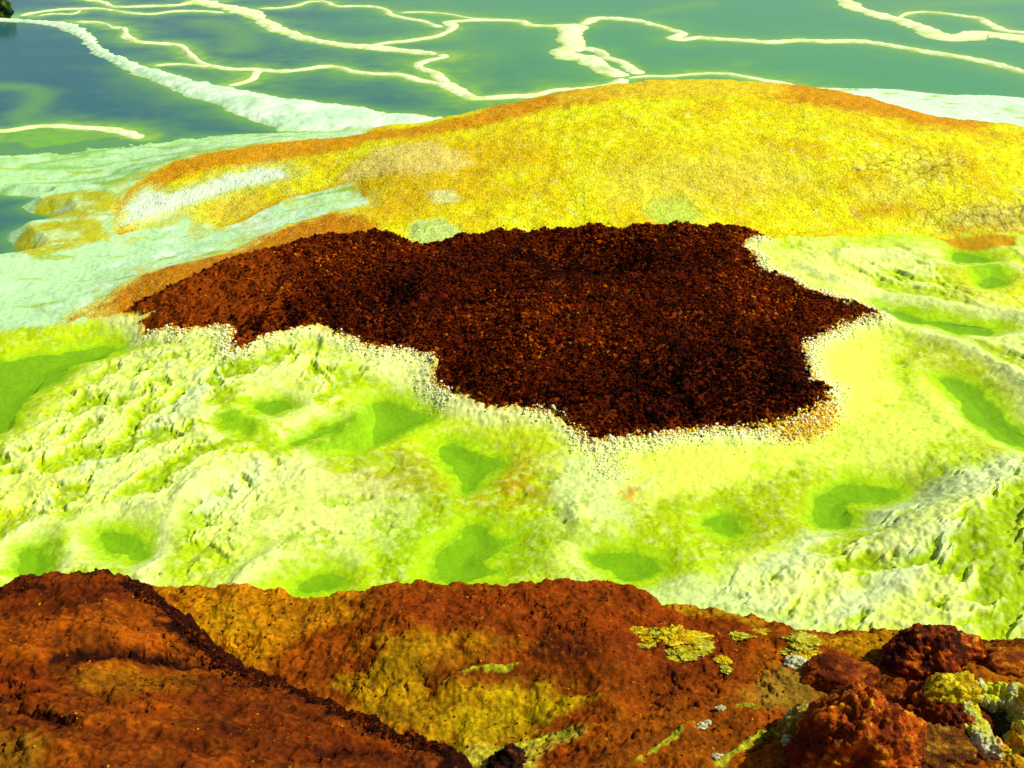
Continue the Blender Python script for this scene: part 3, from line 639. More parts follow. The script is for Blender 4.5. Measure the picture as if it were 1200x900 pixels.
wi = sstep(-.2, .2, sdpoly(X, Y, isl, 2) + .3 * mid - .05); w = np.maximum(w, wi * (.85 + .6 * mid + .3 * fin).clip(.2, .95))
C = mix(C, lin(124,186,40,.85), np.clip(w * 1.15, 0, 1) * (1 + .25 * fin).clip(.5, 1.1)); C = mix(C, lin(170,212,60,.86), .6 * sstep(.55, 1.05, w2 * (1 + .5 * fin)))
tag(link('water', mesh_from('water', np.stack([X, Y, np.full(len(X), WATER)], 1), grid_faces(nr, nc), C), M_WATER), kind='structure')

def rim(L_, w0, w1, hgt, label, seed):
    seg = np.hypot(*np.diff(L_, axis=0).T); S = np.r_[0, np.cumsum(seg)]
    n = max(12, int(S[-1] / .06)); s = np.linspace(0, S[-1], n)
    P = np.stack([np.interp(s, S, L_[:, 0]), np.interp(s, S, L_[:, 1])], 1)
    T = np.gradient(P, axis=0); T /= np.linalg.norm(T, axis=1)[:, None] + 1e-9
    Nn = np.stack([-T[:, 1], T[:, 0]], 1)
    f = s / S[-1]
    W = 1.05 * (w0 + (w1 - w0) * f) * (1.1 + .9 * fbm(s * .35, s * 0 + seed, 400, 3)).clip(.4, 2.2)
    m = 19; us = np.linspace(-1, 1, m)
    ea = W * (1.05 + .9 * fbm(s * 1.3, s * 0 + seed + .3, 402, 6, .7)).clip(.25, 2.2); eb = W * (1.05 + .9 * fbm(s * 1.3, s * 0 + seed + 7.3, 404, 6, .7)).clip(.25, 2.2)
    off = np.where(us[None] < 0, us[None] * ea[:, None], us[None] * eb[:, None])
    X = P[:, :1] + Nn[:, :1] * off; Y = P[:, 1:] + Nn[:, 1:] * off
    endf = np.clip(np.minimum(s, S[-1] - s) / .25, 0, 1)[:, None] ** .5
    prof = (1 - np.abs(us[None]) ** 1.4) * (1 - .3 * us[None])
    nz = fbm(X * 4, Y * 4, 410 + seed, 4)
    Zz = WATER + .004 - .05 + (.5 * hgt * (1 + .7 * nz) * (1 + .3 * fbm(s * .8, s * 0, 420 + seed, 3))[:, None] + .045) * prof * endf
    edge = np.abs(us[None]) + .3 * nz
    C_ = np.repeat(lin(238,250,190,.9)[None], X.size, 0)
    C_ = mix(C_, lin(184,222,70,.86), (.9 * sstep(.4, .85, edge)).ravel())
    C_ = mix(C_, lin(206,232,120,.86), (.6 * sstep(.0, .4, fbm(X * 1.5, Y * 1.5, 430, 3))).ravel())
    o = link('salt_ridge', mesh_from('salt_ridge', np.stack([X.ravel(), Y.ravel(), Zz.ravel()], 1), grid_faces(n, m), C_), M_RIM)
    tag(o, label, 'salt ridge', 'salt ridges between the pools')
for i, (L_, w0, w1, hgt, shoal, lab) in enumerate(rimlines): rim(L_, w0, w1, hgt, lab, i)

# the wide white bank
nr_, nc_ = int(340 * Q), int(560 * Q)
xs = np.linspace(pBANK[:, 0].min() - .3, pBANK[:, 0].max() + .3, nc_); ys = np.linspace(pBANK[:, 1].min() - .3, pBANK[:, 1].max() + .3, nr_)
Xg, Yg = np.meshgrid(xs, ys); X = Xg.ravel(); Y = Yg.ravel()
nz = fbm(X * 2, Y * 2, 500, 5); nz2 = fbm(X * .7, Y * .7, 505, 3)
sd = sdpoly(X, Y, pBANK, 1.0) + .16 * nz + .10 * fbm(X * 5, Y * 5, 507, 4)
Zb = WATER - .05 + np.where(sd > 0, .03 + .15 * (1 - np.exp(-sd / .4)), .25 * sd) + (sd > 0) * (.05 * nz * np.clip(sd, 0, .5) * 2 + .06 * nz2 * np.clip(sd, 0, .6))
C = mix(np.repeat(lin(226,248,212,.88)[None], len(X), 0), lin(200,240,190,.86), sstep(-.2, .4, nz2 + nz))
C = mix(C, lin(180,220,70,.84), .5 * sstep(.25, .5, fbm(X * .8, Y * 1.6, 510, 4))); C = mix(C, lin(196,230,110,.84), .6 * sstep(.2, .02, sd))
v, f, c = sub(np.stack([X, Y, Zb], 1), grid_faces(nr_, nc_), sd[grid_faces(nr_, nc_)].max(1) > -.12, C)
tag(link('salt_bank', mesh_from('salt_bank', v, f, c), M_RIM), 'wide white salt bank running from the top left corner to behind the yellow mound', 'salt bank')

# ground far below and out to the horizon
G = 900.0
me = mesh_from('ground', np.array([(-G, -G, -.75), (G, -G, -.75), (G, G, -.75), (-G, G, -.75)]), np.array([(0, 1, 2, 3)]), np.repeat(lin(150,190,130,.8)[None], 4, 0))
tag(link('ground', me, M_TERRAIN), kind='structure')

# ------------------------------------------------------------------ foreground mounds
SLOPE = [(185,692,2.08),(300,693,2.1),(420,697,2.14),(500,687,2.18),(570,687,2.2),(690,683,2.2),(760,705,2.12),(850,722,2.1),(950,739,2.07),(1060,744,2.05),(1200,752,2.05),(1400,760,2.05),(0,720,1.9),(-300,720,1.9),
 (480,745,2.24),(420,780,2.14),(300,770,2.06),(400,810,2.08),(520,870,2.08),(640,830,2.14),(600,770,2.2),(700,790,2.24),(900,790,2.12),(880,850,2.16),(700,900,2.26),(1000,900,2.28),(1200,850,2.16),(1150,800,2.1),(1400,900,2.3),(600,1050,2.4),(1000,1050,2.4),(200,850,2.0),(0,1000,2.1)]
MOUND = [(-200,700,2.42),(0,690,2.45),(60,677,2.5),(118,674,2.5),(165,690,2.45),(210,730,2.38),(265,772,2.34),(320,803,2.34),(420,843,2.38),(515,888,2.42),(100,740,2.6),(100,765,2.58),(100,830,2.7),(200,800,2.56),(300,860,2.58),(0,900,2.8),(400,900,2.52),(200,1000,2.8),(-200,850,2.7)]
fslope = Relief(SLOPE, .25); fmound = Relief(MOUND, .25)
pSLOPE = fslope.poly([(-500,700),(185,692),(230,690),(290,693),(350,700),(400,698),(450,691),(500,687),(530,685),(570,687),(600,685),(640,683),(690,683),(735,688),(752,700),(770,711),(800,714),(850,722),(900,732),(950,740),(1000,742),(1040,745),(1100,742),(1130,744),(1160,750),(1200,752),(1500,762),(1700,1300),(-900,1300)])
pMOUND = fmound.poly([(-500,705),(-100,698),(0,692),(20,685),(50,678),(80,674),(118,674),(140,681),(165,691),(178,700),(195,716),(215,735),(235,750),(252,766),(270,780),(300,794),(315,802),(350,815),(390,830),(420,843),(460,857),(490,866),(515,876),(522,895),(530,960),(540,1300),(-700,1300)])
def fg_heights(X, Y):
    n1 = fbm(X * 2.2, Y * 2.2, 600, 5); n2 = fbm(X * 9, Y * 9, 605, 4); n3 = fbm(X * 34, Y * 34, 610, 3)
    f1, f2, cid = worley(X * 15 + .6 * n2, Y * 15, 615); g1, _, _ = worley(X * 42, Y * 42, 618)
    sS = sdpoly(X, Y, pSLOPE, 6.) + .03 * n2 + .015 * n3; sM = sdpoly(X, Y, pMOUND, 6.) + .05 * n2 + .022 * n3
    zs = fslope(X, Y) + .07 * n1 + .032 * n2 + .006 * n3 + .008 * (1 - f1) + .003 * (1 - g1)
    cw = np.abs(perlin(X * 3.1 + .8 * n2, Y * 5.5 + .8 * n2, 670)); ck = sstep(.05, .012, cw) * sstep(.0, .3, fbm(X * 2.2, Y * 2.2, 672, 2) + .05); zs = zs - .022 * ck
    # flow ridges on the golden patch
    d = (X + .35 * Y); rip = sdpoly(X, Y, pGOLD, 1.)
    zs = zs + .012 * sstep(0, .15, rip) * np.sin((fslopewarp(X, Y)) * 42)
    out = np.clip(-sS, 0, None); zs = zs - 1.5 * (np.sqrt(out ** 2 + .05 ** 2) - .05)
    zm = fmound(X, Y) + .08 * n1 + .042 * n2 + .010 * n3 + .014 * (1 - f1) + .004 * (1 - g1)
    # ledge crossing the mound
    ld = sdline(X, Y, LEDGE, 1.0); zm = zm - .05 * np.exp(-((ld + .02 * n3) / .05) ** 2)
    ld2 = sdline(X, Y, LEDGE2, 1.0); zm = zm - .05 * np.exp(-((ld2 + .02 * n3) / .03) ** 2)
    zm = zm - .03 * ck
    out = np.clip(-sM, 0, None); zm = zm - 1.7 * (np.sqrt(out ** 2 + .05 ** 2) - .05)
    return zs, zm, dict(sS=sS, sM=sM, n1=n1, n2=n2, n3=n3, f1=f1, cid=cid, g1=g1, ld=ld, ld2=ld2, ck=ck)
pGOLD = fslope.poly([(400,800),(430,775),(460,750),(500,738),(560,745),(600,765),(560,790),(600,815),(700,800),(690,830),(600,850),(520,880),(450,850)])
LEDGE = smooth_line(fmound.poly([(70,772),(130,764),(170,766),(210,772),(245,780)]), 3); LEDGE2 = smooth_line(fmound.poly([(-60,850),(0,842),(25,836),(55,842),(80,850)]), 3)
def fslopewarp(X, Y):
    c = GOLDC; return np.hypot(X - c[0], (Y - c[1]) * 1.2) + .06 * fbm(X * 4, Y * 4, 640, 3)
GOLDC = fslope.poly([(640, 900)])[0]

OCH, RUST, DKR, GOLD, SAND = lin(200,124,4), lin(166,78,2), lin(108,42,2), lin(196,160,10,.9), lin(176,140,40,.85)
SLOPEPAINT = [
 ([(180,685),(290,688),(420,693),(420,720),(360,740),(290,790),(250,760),(210,720)], lin(216,144,4), .07, .9),
 ([(240,710),(275,715),(300,740),(270,760),(240,735)], lin(222,172,10,.95), .05, .6),
 ([(340,770),(380,745),(430,728),(470,740),(420,775),(400,800),(350,810),(320,795)], RUST, .05, .85),
 ([(400,806),(430,775),(460,752),(500,740),(540,748),(520,765),(500,785),(520,800),(560,800),(640,812),(640,840),(560,870),(520,888),(450,850)], lin(206,160,10,.92), .09, .9),
 ([(490,738),(560,742),(640,748),(640,762),(560,758),(500,762)], lin(206,146,8,.92), .04, .85),
 ([(500,770),(530,758),(570,768),(565,782),(520,786)], lin(200,128,8,.92), .03, .85),
 ([(500,785),(600,778),(640,790),(560,800),(510,800)], DKR, .04, .8),
 ([(540,830),(600,812),(680,806),(690,822),(640,850),(580,880),(530,895),(510,880)], lin(212,182,10,.92), .07, .8),
 ([(500,895),(560,880),(620,866),(660,855),(690,860),(640,875),(600,885),(640,880),(620,905),(500,910)], lin(222,214,60,.88), .03, .85),
 ([(440,700),(520,688),(740,686),(760,705),(880,730),(880,760),(800,780),(640,770),(560,745),(470,738)], lin(140,54,2), .08, .75),
 ([(600,760),(700,740),(860,760),(880,800),(760,830),(660,800)], lin(126,52,2), .08, .75),
 ([(640,740),(690,750),(700,775),(660,780),(620,770)], lin(60,26,8,.95), .05, .75),
 ([(700,880),(760,840),(860,830),(900,850),(820,900),(700,920)], lin(150,78,8,.95), .07, .8),
 ([(770,706),(830,714),(900,728),(890,734),(800,722)], lin(206,154,10,.92), .03, .8),
 ([(930,738),(1050,742),(1050,765),(1010,772),(960,755)], lin(202,148,10,.92), .04, .85),
 ([(880,815),(900,795),(940,782),(1000,780),(1060,770),(1080,800),(1000,815),(940,830),(890,828)], SAND, .05, .95),
 ([(1110,750),(1200,752),(1300,770),(1300,840),(1190,830),(1130,815),(1100,790)], lin(190,112,10,.95), .06, .9),
 ([(930,850),(960,800),(1040,780),(1120,790),(1150,850),(1140,920),(920,920)], lin(132,54,2), .08, .9),
 ([(1030,770),(1060,745),(1120,745),(1140,775),(1090,790)], lin(128,52,2), .05, .8),
 ([(1180,765),(1210,770),(1210,790),(1170,790)], lin(206,104,10,.95), .03, .7),
 ([(1140,745),(1210,752),(1210,760),(1150,754)], lin(108,44,8,.95), .02, .7)]
pSLOPEPAINT = [(fslope.poly(a), b, c, d) for a, b, c, d in SLOPEPAINT]
SULVEIN = [([(840,895),(870,876),(890,864),(910,858),(922,850)], .022), ([(745,893),(775,872),(800,852),(812,848)], .014), ([(560,890),(600,876),(640,864),(668,856)], .022), ([(862,830),(880,831),(893,834)], .012), ([(520,800),(545,790),(575,786),(605,782)], .010)]
pVEIN = [(smooth_line(fslope.poly(a), 4), w) for a, w in SULVEIN]
pCREV = smooth_line(fmound.poly([(172,692),(190,704),(208,722),(226,738),(245,756),(262,772),(290,790),(315,801),(360,818),(420,842),(470,860),(515,880)]), 3)
MOUNDPAINT = [
 ([(-50,700),(40,680),(118,676),(170,695),(180,720),(100,725),(20,735),(-50,740)], lin(120,48,2), .08, .75),
 ([(-50,735),(60,720),(180,715),(240,765),(130,762),(20,775),(-50,780)], lin(196,98,4), .08, .75),
 ([(80,790),(150,780),(230,790),(240,810),(160,815),(90,808)], lin(186,116,10,.95), .06, .85),
 ([(-50,860),(20,855),(60,875),(50,905),(-50,920)], lin(160,110,20,.95), .05, .85),
 ([(200,800),(300,800),(420,850),(500,880),(500,910),(330,900),(220,850)], lin(112,44,2), .1, .6),
 ([(20,780),(70,790),(60,815),(0,820),(-50,800)], lin(150,58,6,.95), .06, .7)]
pMOUNDPAINT = [(fmound.poly(a), b, c, d) for a, b, c, d in MOUNDPAINT]

nx, ny = int(1180 * Q), int(860 * Q)
xs = np.linspace(-3.5, 3.5, nx); ys = 1.5 + (6.3 - 1.5) * np.linspace(0, 1, ny)
Xg, Yg = np.meshgrid(xs, ys); X = Xg.ravel(); Y = Yg.ravel()
zs, zm, m = fg_heights(X, Y)
n1, n2, n3 = m['n1'], m['n2'], m['n3']
n4 = fbm(X * 5, Y * 8, 650, 5); n5 = fbm(X * 24, Y * 24, 655, 4)
C = mix(np.repeat(lin(158,74,2)[None], len(X), 0), lin(186,104,4), sstep(-.2, .4, n4 + .5 * n5))
for P, col, so, st in pSLOPEPAINT:
    C = mix(C, col, st * sstep(-so, so, sdpoly(X, Y, P, .8) + so * 1.6 * n2 + so * 1.6 * n4 + so * .6 * n5))
C = mix(C, lin(88,28,4,.95), .55 * sstep(.12, .5, n5 + .6 * n4)); C = mix(C, lin(196,110,14,.95), .5 * sstep(.2, .55, -n5 + .5 * n2))
C = mix(C, lin(214,160,30,.9), .6 * sstep(.42, .6, fbm(X * 40, Y * 40, 657, 3)))
for L_, w_ in pVEIN:
    d = sdline(X, Y, L_, .5); k = sstep(w_ * 1.2, w_ * .3, d + .03 * n2 + .03 * n5)
    C = mix(C, lin(206,204,40,.88), k); zs = zs + .012 * k * (1 + 1.5 * n5)
C = mix(C, lin(70,24,2), .6 * m['ck'])
C = C * np.clip(.76 + .5 * n5 + .35 * fbm(X * 3, Y * 6, 660, 5) + .25 * n2, .2, 1.2)[:, None]
Fg = grid_faces(ny, nx)
keepS = (zs > zm - .12) & (zs > -.25)
v, f, c = sub(np.stack([X, Y, zs], 1), Fg, keepS[Fg].any(1), np.clip(C, .002, .9))
tag(link('earth_slope', mesh_from('earth_slope', v, f, c), M_FG), 'orange and brown earth slope with golden patches along the bottom of the view', 'slope')
C = mix(np.repeat(lin(146,64,2)[None], len(X), 0), lin(178,90,4), sstep(-.2, .35, n4 + .5 * n5))
for P, col, so, st in pMOUNDPAINT:
    C = mix(C, col, st * sstep(-so, so, sdpoly(X, Y, P, .8) + so * 1.3 * n2 + so * .8 * n4 + so * .4 * n5))
C = mix(C, lin(60,18,4,.95), .65 * sstep(.1, .45, n5 + .6 * n4)); C = mix(C, lin(196,120,20,.95), .45 * sstep(.25, .55, -n5 + .4 * n2))
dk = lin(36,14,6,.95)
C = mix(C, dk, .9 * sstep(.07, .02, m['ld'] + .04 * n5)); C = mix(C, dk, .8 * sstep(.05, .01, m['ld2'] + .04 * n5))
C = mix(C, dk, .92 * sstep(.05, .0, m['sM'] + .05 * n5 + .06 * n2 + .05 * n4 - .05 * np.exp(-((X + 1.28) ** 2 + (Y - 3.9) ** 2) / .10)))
C = mix(C, lin(50,18,2), .7 * m['ck'])
C = C * np.clip(.60 + .48 * n5 + .6 * fbm(X * 3, Y * 7, 662, 5) + .25 * n2, .15, 1.2)[:, None]
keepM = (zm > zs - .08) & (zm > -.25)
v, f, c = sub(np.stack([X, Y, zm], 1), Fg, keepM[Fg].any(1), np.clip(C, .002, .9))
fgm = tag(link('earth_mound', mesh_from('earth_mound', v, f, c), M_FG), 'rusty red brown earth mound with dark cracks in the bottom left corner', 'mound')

def fgz(x, y):
    a, b, _ = fg_heights(np.array([x]), np.array([y])); return float(max(a[0], b[0]))
def fghit(px, py):
    z = 2.2
    for _ in range(30):
        x, y = unproj(px, py, z); z += .5 * (fgz(x, y) - z)
    return x, y, z

# dark crumbs along the edge of the mound
K = int(5200 * Q)
i = rng.integers(0, len(pCREV) - 1, K); t = rng.uniform(0, 1, K)[:, None]
p = pCREV[i] * (1 - t) + pCREV[i + 1] * t
wd = .006 + .035 * sstep(-.25, .3, fbm(p[:, 0] * 3.1, p[:, 1] * 3.1, 690, 3)) + .03 * np.exp(-((p[:, 0] + 1.28) / .16) ** 2)
p = p + rng.normal(0, 1, (K, 2)) * wd[:, None] + np.array([-.01, -.015])
a, b, _ = fg_heights(p[:, 0], p[:, 1]); z = np.maximum(a, b)
u = rng.uniform(0, 1, K); pal = np.array([lin(34,14,6), lin(66,22,4), lin(110,44,6)]); pick = np.where(u < .5, 0, np.where(u < .85, 1, 2))
size = rng.uniform(.0025, .007, K) * (1 + rng.uniform(0, 1, K) ** 6)
tag(scatter('rubble', np.c_[p, z + size * .3], size, pal[pick], M_RUBBLE, fgm), kind='stuff')
# loose crumbs over the rest of the foreground
K = int(9000 * Q)
x = rng.uniform(-2.8, 2.8, K); y = rng.uniform(2.6, 4.8, K); a, b, mm = fg_heights(x, y); z = np.maximum(a, b); k = (z > 1.8) & (np.maximum(mm['sS'], mm['sM']) > 0) & (rng.uniform(0, 1, K) < .15 + .8 * sstep(-.1, .4, fbm(x * 3, y * 3, 700, 3)))
x, y, z = x[k], y[k], z[k]; u = rng.uniform(0, 1, len(x)); size = rng.uniform(.0025, .008, len(x))
pal = np.array([lin(110,44,6), lin(150,64,6), lin(60,22,4), lin(196,130,20)]); pick = np.where(u < .4, 0, np.where(u < .7, 1, np.where(u < .93, 2, 3)))
tag(scatter('crumbs', np.c_[x, y, z + size * .2], size, pal[pick], M_RUBBLE), kind='stuff')

# ------------------------------------------------------------------ rocks and sulphur clumps
def lumpy(name, sub_, R, seed, nod, nodamp, rough, col, mat, parent=None, loc=(0, 0, 0), dent=None, lean=(0, 0), cone=0):
    import bmesh
    bm = bmesh.new(); bmesh.ops.create_icosphere(bm, subdivisions=sub_, radius=1)
    V_ = np.array([v.co[:] for v in bm.verts]); F_ = np.array([[v.index for v in f.verts] for f in bm.faces]); bm.free()
    R = np.array(R); out = np.zeros_like(V_); cc = np.zeros((len(V_), 3))
    off = Vector((seed * 3.7, seed * 1.3, -seed * 2.1))
    for i_, p_ in enumerate(V_):
        q = Vector(p_)
        r_ = 1 + rough * mnoise.fractal(q * 1.3 + off, 1, 2, 4) * .8
        w3 = Vector((p_ * R * nod)[:]) + off * 3
        d1 = mnoise.voronoi(w3)[0][0]; d2 = mnoise.voronoi(w3 * 2.3)[0][0]; d3 = mnoise.voronoi(w3 * 5.5)[0][0]
        r_ += nodamp * .75 * (.5 - 1.3 * d1 * d1) + nodamp * .4 * (.4 - 1.3 * d2 * d2) + nodamp * .22 * (.4 - 1.3 * d3 * d3)
        if dent is not None:
            dd = (Vector(p_) - Vector(dent[0])).length; r_ -= dent[2] * math.exp(-(dd / dent[1]) ** 2)
        out[i_] = p_ * R * r_
        cc[i_] = col(p_, d1, mnoise.fractal(q * 2.2 + off, 1, 2, 4), mnoise.fractal(q * 7 + off, 1, 2, 3))
    out[:, :2] *= (1 - cone * out[:, 2:] / R[2]).clip(.2, 2)
    out[:, 0] += lean[0] * np.clip(out[:, 2], 0, None); out[:, 1] += lean[1] * np.clip(out[:, 2], 0, None)
    o = link(name, mesh_from(name, out, F_, np.clip(cc, .003, .9)), mat, parent)
    o.location = loc
    return o
def mixc(a, b, t):
    t = min(1, max(0, t)); t = t * t * (3 - 2 * t); return a * (1 - t) + b * t
def rust_col(lo_, mid_, hi_):
    def f(p, d1, n, nn):
        c = mixc(lo_, mid_, .5 + 1.3 * n + .5 * nn); return mixc(c, hi_, (.36 - d1) * 3.0 + .9 * n + .5 * nn)
    return f
RED = rust_col(lin(110,42,2), lin(180,80,4), lin(228,158,20)); DARK = rust_col(lin(60,24,2), lin(126,48,2), lin(200,104,10)); BRN = rust_col(lin(84,32,2), lin(136,54,2), lin(186,100,10))
SUL = rust_col(lin(190,150,8,.9), lin(226,200,14,.92), lin(240,228,60,.92)); SULP = rust_col(lin(170,160,10,.88), lin(208,204,40,.88), lin(232,232,140,.9)); WHT = rust_col(lin(190,190,110,.85), lin(222,226,170,.88), lin(240,242,220,.9))
OCHR = rust_col(lin(170,110,6), lin(206,150,10), lin(232,196,40))
def rock(name, px, py, Rpx, asp, seed, col, label, cat='rock', nod=22, amp=.22, rough=.45, sink=.25, sub_=5, group=None, **kw):
    x, y, z = fghit(px, py); dist = math.sqrt(x * x + y * y + (CAMH - z) ** 2); R = Rpx * dist / FPX
    o = lumpy(name, sub_, (R * asp[0], R * asp[1], R * asp[2]), seed, nod, amp, rough, col, M_ROCK, None, (x, y, z + R * asp[2] * (1 - sink) - R * asp[2] * .45), **kw)
    return tag(o, label, cat, group)
rock('rock', 1082, 780, 36, (1.05, .8, .95), 1, DARK, 'dark red brown knobbly boulder standing on the rim of the slope at right', 'rock', sub_=6)
rock('rock', 1126, 768, 20, (1.0, .8, .9), 12, RED, 'small orange red lump leaning on the right side of the dark knobbly boulder', 'rock')
rock('rock', 984, 797, 28, (1.4, .8, .75), 3, rust_col(lin(96,38,2), lin(146,66,4), lin(176,100,16)), 'low dull brown mound of rock left of the dark knobbly boulder', 'rock', nod=34, amp=.12, sink=.55)
rock('rock', 1006, 888, 66, (1.0, .85, 1.0), 4, RED, 'largest red orange nodular rock at the bottom right', 'rock', nod=26, amp=.19, rough=.4, sub_=6, cone=.28)
r5 = rock('rock', 1098, 850, 42, (1.0, .85, .9), 5, BRN, 'brown rock capped with bright yellow sulphur at the lower right', 'rock', nod=28, sub_=6)
Rr = 30 * 4.6 / FPX
lumpy('sulphur_cap', 5, (Rr * 1.0, Rr * .8, Rr * .95), 6, 38, .3, .4, SUL, M_ROCK, r5, (.02, .0, .14), lean=(.3, 0))
lumpy('sulphur_cap', 4, (Rr * .6, Rr * .6, Rr * .6), 16, 38, .3, .4, SUL, M_ROCK, r5, (.09, -.03, .08))
rock('rock', 1180, 782, 22, (1.3, .8, .6), 7, rust_col(lin(120,56,6), lin(176,92,8), lin(206,130,20)), 'smooth orange bump of rock near the right edge', 'rock', amp=.08)
rock('rock', 1198, 930, 30, (1.2, .9, .8), 8, OCHR, 'ochre yellow nodular rock in the bottom right corner', 'rock', nod=40, sub_=6)
rock('rock', 596, 897, 18, (1.2, .8, .9), 9, rust_col(lin(24,12,6), lin(54,24,8), lin(100,50,10)), 'small blackish brown rock at the bottom edge near the middle', 'rock', nod=40)
rock('crust_lump', 945, 862, 32, (.9, .8, .9), 10, rust_col(lin(150,110,20,.9), lin(186,164,40,.9), lin(226,226,180,.9)), 'yellowish crust lump with white spots left of the largest red rock', 'crust lump', nod=34)
rock('crust_lump', 1085, 885, 40, (1.1, .8, .7), 19, rust_col(lin(84,44,8), lin(140,88,12), lin(176,140,40)), 'olive brown crust lump right of the largest red rock at the bottom', 'crust lump', nod=34)

# hollow grey green crust: a ring wall round a dark vent
def vent(px, py, Rpx):
    x, y, z = fghit(px, py); R = Rpx * math.sqrt(x * x + y * y + (CAMH - z) ** 2) / FPX
    na, nb = 260, 96; Vv = np.zeros((na * nb, 3)); CC = np.zeros((na * nb, 3))
    for i in range(na):
        A = 2 * math.pi * i / na
        rm = R * (.26 + .07 * math.sin(2 * A + 1.2) + .05 * math.sin(5 * A)); RM = R * (.68 + .08 * math.sin(3 * A + .5))
        for j in range(nb):
            B_ = 2 * math.pi * j / nb
            p = Vector(((RM + rm * math.cos(B_)) * math.cos(A), (RM + rm * math.cos(B_)) * math.sin(A) * .8, rm * 1.5 * math.sin(B_)))
            n_ = Vector((math.cos(A) * math.cos(B_), math.sin(A) * math.cos(B_), math.sin(B_)))
            d1 = mnoise.voronoi(p * 26)[0][0]; d2 = mnoise.voronoi(p * 70)[0][0]; f = mnoise.fractal(p * 14, 1, 2, 4)
            p = p + n_ * R * (.16 * (.45 - 1.2 * d1 * d1) + .06 * (.4 - 1.2 * d2 * d2) + .10 * f)
            Vv[i * nb + j] = p
            c = mixc(lin(196,204,110,.88), lin(226,228,190,.9), .4 + .8 * f + .5 * math.cos(B_) * (math.cos(A + .5) < .3))
            c = mixc(c, lin(208,206,30,.9), .2 + 1.4 * mnoise.fractal(p * 9 + Vector((5, 1, 2)), 1, 2, 3) + .4 * math.sin(B_))
            CC[i * nb + j] = mixc(c, lin(216,160,20,.9), -1.6 * mnoise.fractal(p * 7, 1, 2, 3) - .25)
    i_ = np.arange(na * nb).reshape(na, nb); k_ = np.roll(i_, -1, 0); F_ = np.stack([i_, k_, np.roll(k_, -1, 1), np.roll(i_, -1, 1)], -1).reshape(-1, 4)
    o = link('vent_crust', mesh_from('vent_crust', Vv, F_, np.clip(CC, .01, .9)), M_ROCK); o.location = (x, y, z + R * .40); o.rotation_euler = (.25, -.1, 0)
    q = np.array([(R * .62 * math.cos(t), R * .5 * math.sin(t), -R * .25 + .05 * R * math.sin(7 * t)) for t in np.linspace(0, 2 * math.pi, 48, endpoint=False)] + [(0, 0, -R * .5)])
    fl = np.array([(k, (k + 1) % 48, 48) for k in range(48)])
    link('vent_floor', mesh_from('vent_floor', q, fl, np.repeat(lin(120,116,60,.8)[None], 49, 0)), M_ROCK, o)
    tag(o, 'pale yellow green hollow salt crust round a dark vent in the bottom right corner', 'salt crust')
vent(1158, 862, 54)

CL = [(790,752,20,1.5,'yellow sulphur clump in the largest patch on the brown slope'),(812,758,14,1.3,'pale yellow sulphur clump on the right end of the largest patch'),(770,744,9,1.6,'narrow yellow sulphur clump at the upper left of the largest patch'),
 (746,740,6,1.8,'tiny yellow sulphur crumb at the far left of the sulphur patch'),(752,758,5,2.0,'small flat yellow sulphur streak below the far left crumb'),(800,770,9,1.6,'yellow sulphur clump hanging on the lower edge of the largest patch'),
 (848,776,8,1.1,'small two lobed yellow sulphur clump right of the largest patch'),(851,785,6,1.0,'tiny pale sulphur clump under the two lobed clump'),
 (938,752,12,1.3,'golden sulphur clump near the crest left of the low brown rock'),(945,768,11,1.2,'greenish yellow sulphur clump beside the low brown rock'),(930,762,6,2.2,'thin pale sulphur streak left of the greenish clump'),
 (866,746,6,2.2,'thin beige sulphur streak between the two sulphur patches'),(890,741,5,2.5,'thin gold sulphur streak close to the crest of the slope')]
for k_, (px, py, r_, asp, lab) in enumerate(CL):
    rock('sulphur_clump', px, py, r_, (asp * 1.05, .9, .30), 30 + k_, SULP if k_ % 3 else SUL, lab, 'sulphur clump', nod=70, amp=.5, rough=.9, sink=.2, group='sulphur clumps on the slope')
WL = [(932,778,9,'white salt lump below the greenish sulphur clump'),(821,852,5,'white salt lump at the head of the thin lower vein'),(844,831,4,'tiny white salt lump above the lower left vein'),(930,872,9,'white salt lump at the foot of the yellowish crust lump'),(944,845,8,'greenish white salt lump on top of the yellowish crust lump'),(830,847,3,'smallest white salt lump beside the head of the thin vein'),(841,888,5,'greyish white salt lump left of the long yellow vein')]
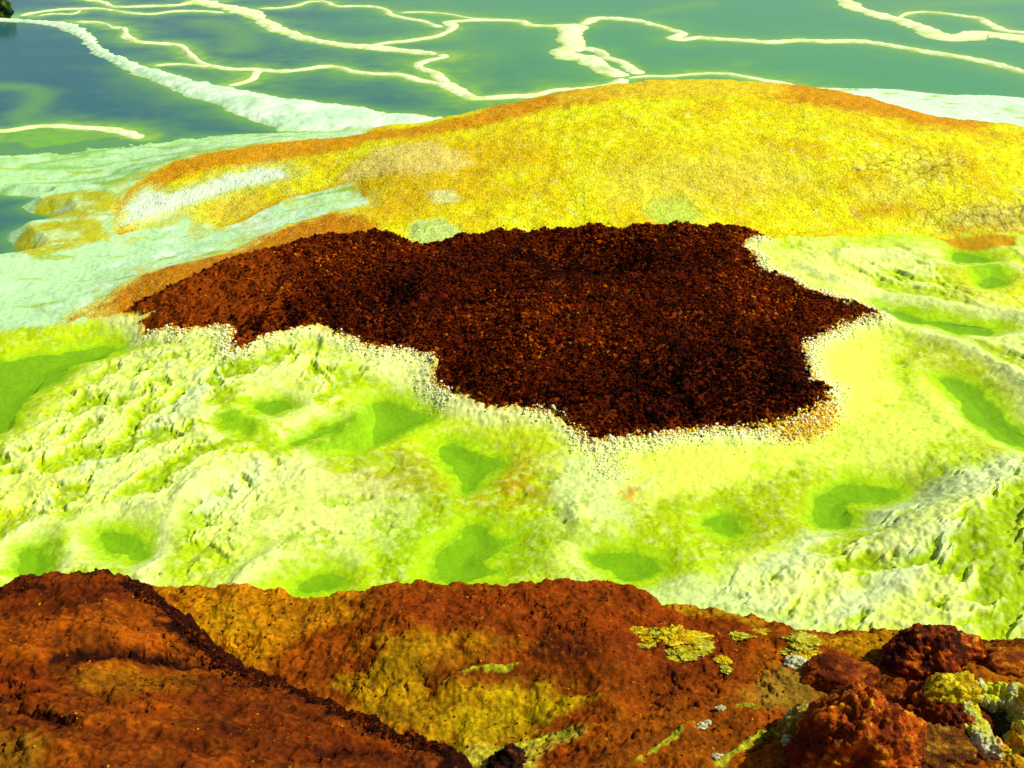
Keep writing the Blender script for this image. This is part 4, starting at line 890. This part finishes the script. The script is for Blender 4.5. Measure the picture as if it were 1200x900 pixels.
for k_, (px, py, r_, lab) in enumerate(WL):
    rock('salt_lump', px, py, r_, (1.3, .9, .7), 60 + k_, WHT, lab, 'salt lump', nod=70, amp=.4, rough=.6, sub_=4, group='white salt lumps on the slope')

# unidentified dark green object built as a stone on the far bank, cut by the corner of the frame
x, y = unproj(3, 17, WATER + .1); R = 9 * 33 / FPX
o = lumpy('rock', 4, (R * 1.3, R, R * 1.2), 77, 4, .25, .5, rust_col(lin(10,44,40), lin(40,70,14), lin(110,120,10)), M_ROCK, None, (x, y, WATER + .28))
tag(o, 'small unidentified dark green object on the white bank in the top left corner', 'rock')

# ------------------------------------------------------------------ camera, light, sky
cam = bpy.data.cameras.new('camera'); cam.sensor_width = 36; cam.lens = 36 * FPX / 1200; cam.clip_end = 3000; cam.clip_start = .05
co = bpy.data.objects.new('camera', cam); COL.objects.link(co); co.location = (0, 0, CAMH); co.rotation_euler = (math.pi / 2 - PITCH, 0, 0)
scene.camera = co
SUN_AZ, SUN_EL = math.radians(92), math.radians(48)
d = Vector((math.sin(SUN_AZ) * math.cos(SUN_EL), math.cos(SUN_AZ) * math.cos(SUN_EL), math.sin(SUN_EL)))
su = bpy.data.lights.new('sun', 'SUN'); su.energy = 4.6; su.angle = math.radians(.5); su.color = (1, .94, .82)
so = bpy.data.objects.new('sun', su); COL.objects.link(so); so.rotation_euler = d.to_track_quat('Z', 'Y').to_euler()
w = bpy.data.worlds.new('World'); scene.world = w; w.use_nodes = True
nt = w.node_tree; bg = nt.nodes['Background']
sky = nt.nodes.new('ShaderNodeTexSky'); sky.sky_type = 'NISHITA'; sky.sun_disc = False; sky.sun_elevation = SUN_EL; sky.sun_rotation = SUN_AZ
nt.links.new(sky.outputs['Color'], bg.inputs['Color']); bg.inputs['Strength'].default_value = .08
vs = scene.view_settings; vs.view_transform = 'Standard'; vs.look = 'None'; vs.exposure = .2; vs.gamma = 1; vs.use_curve_mapping = False
scene.cycles.max_bounces = 6; scene.cycles.transparent_max_bounces = 6
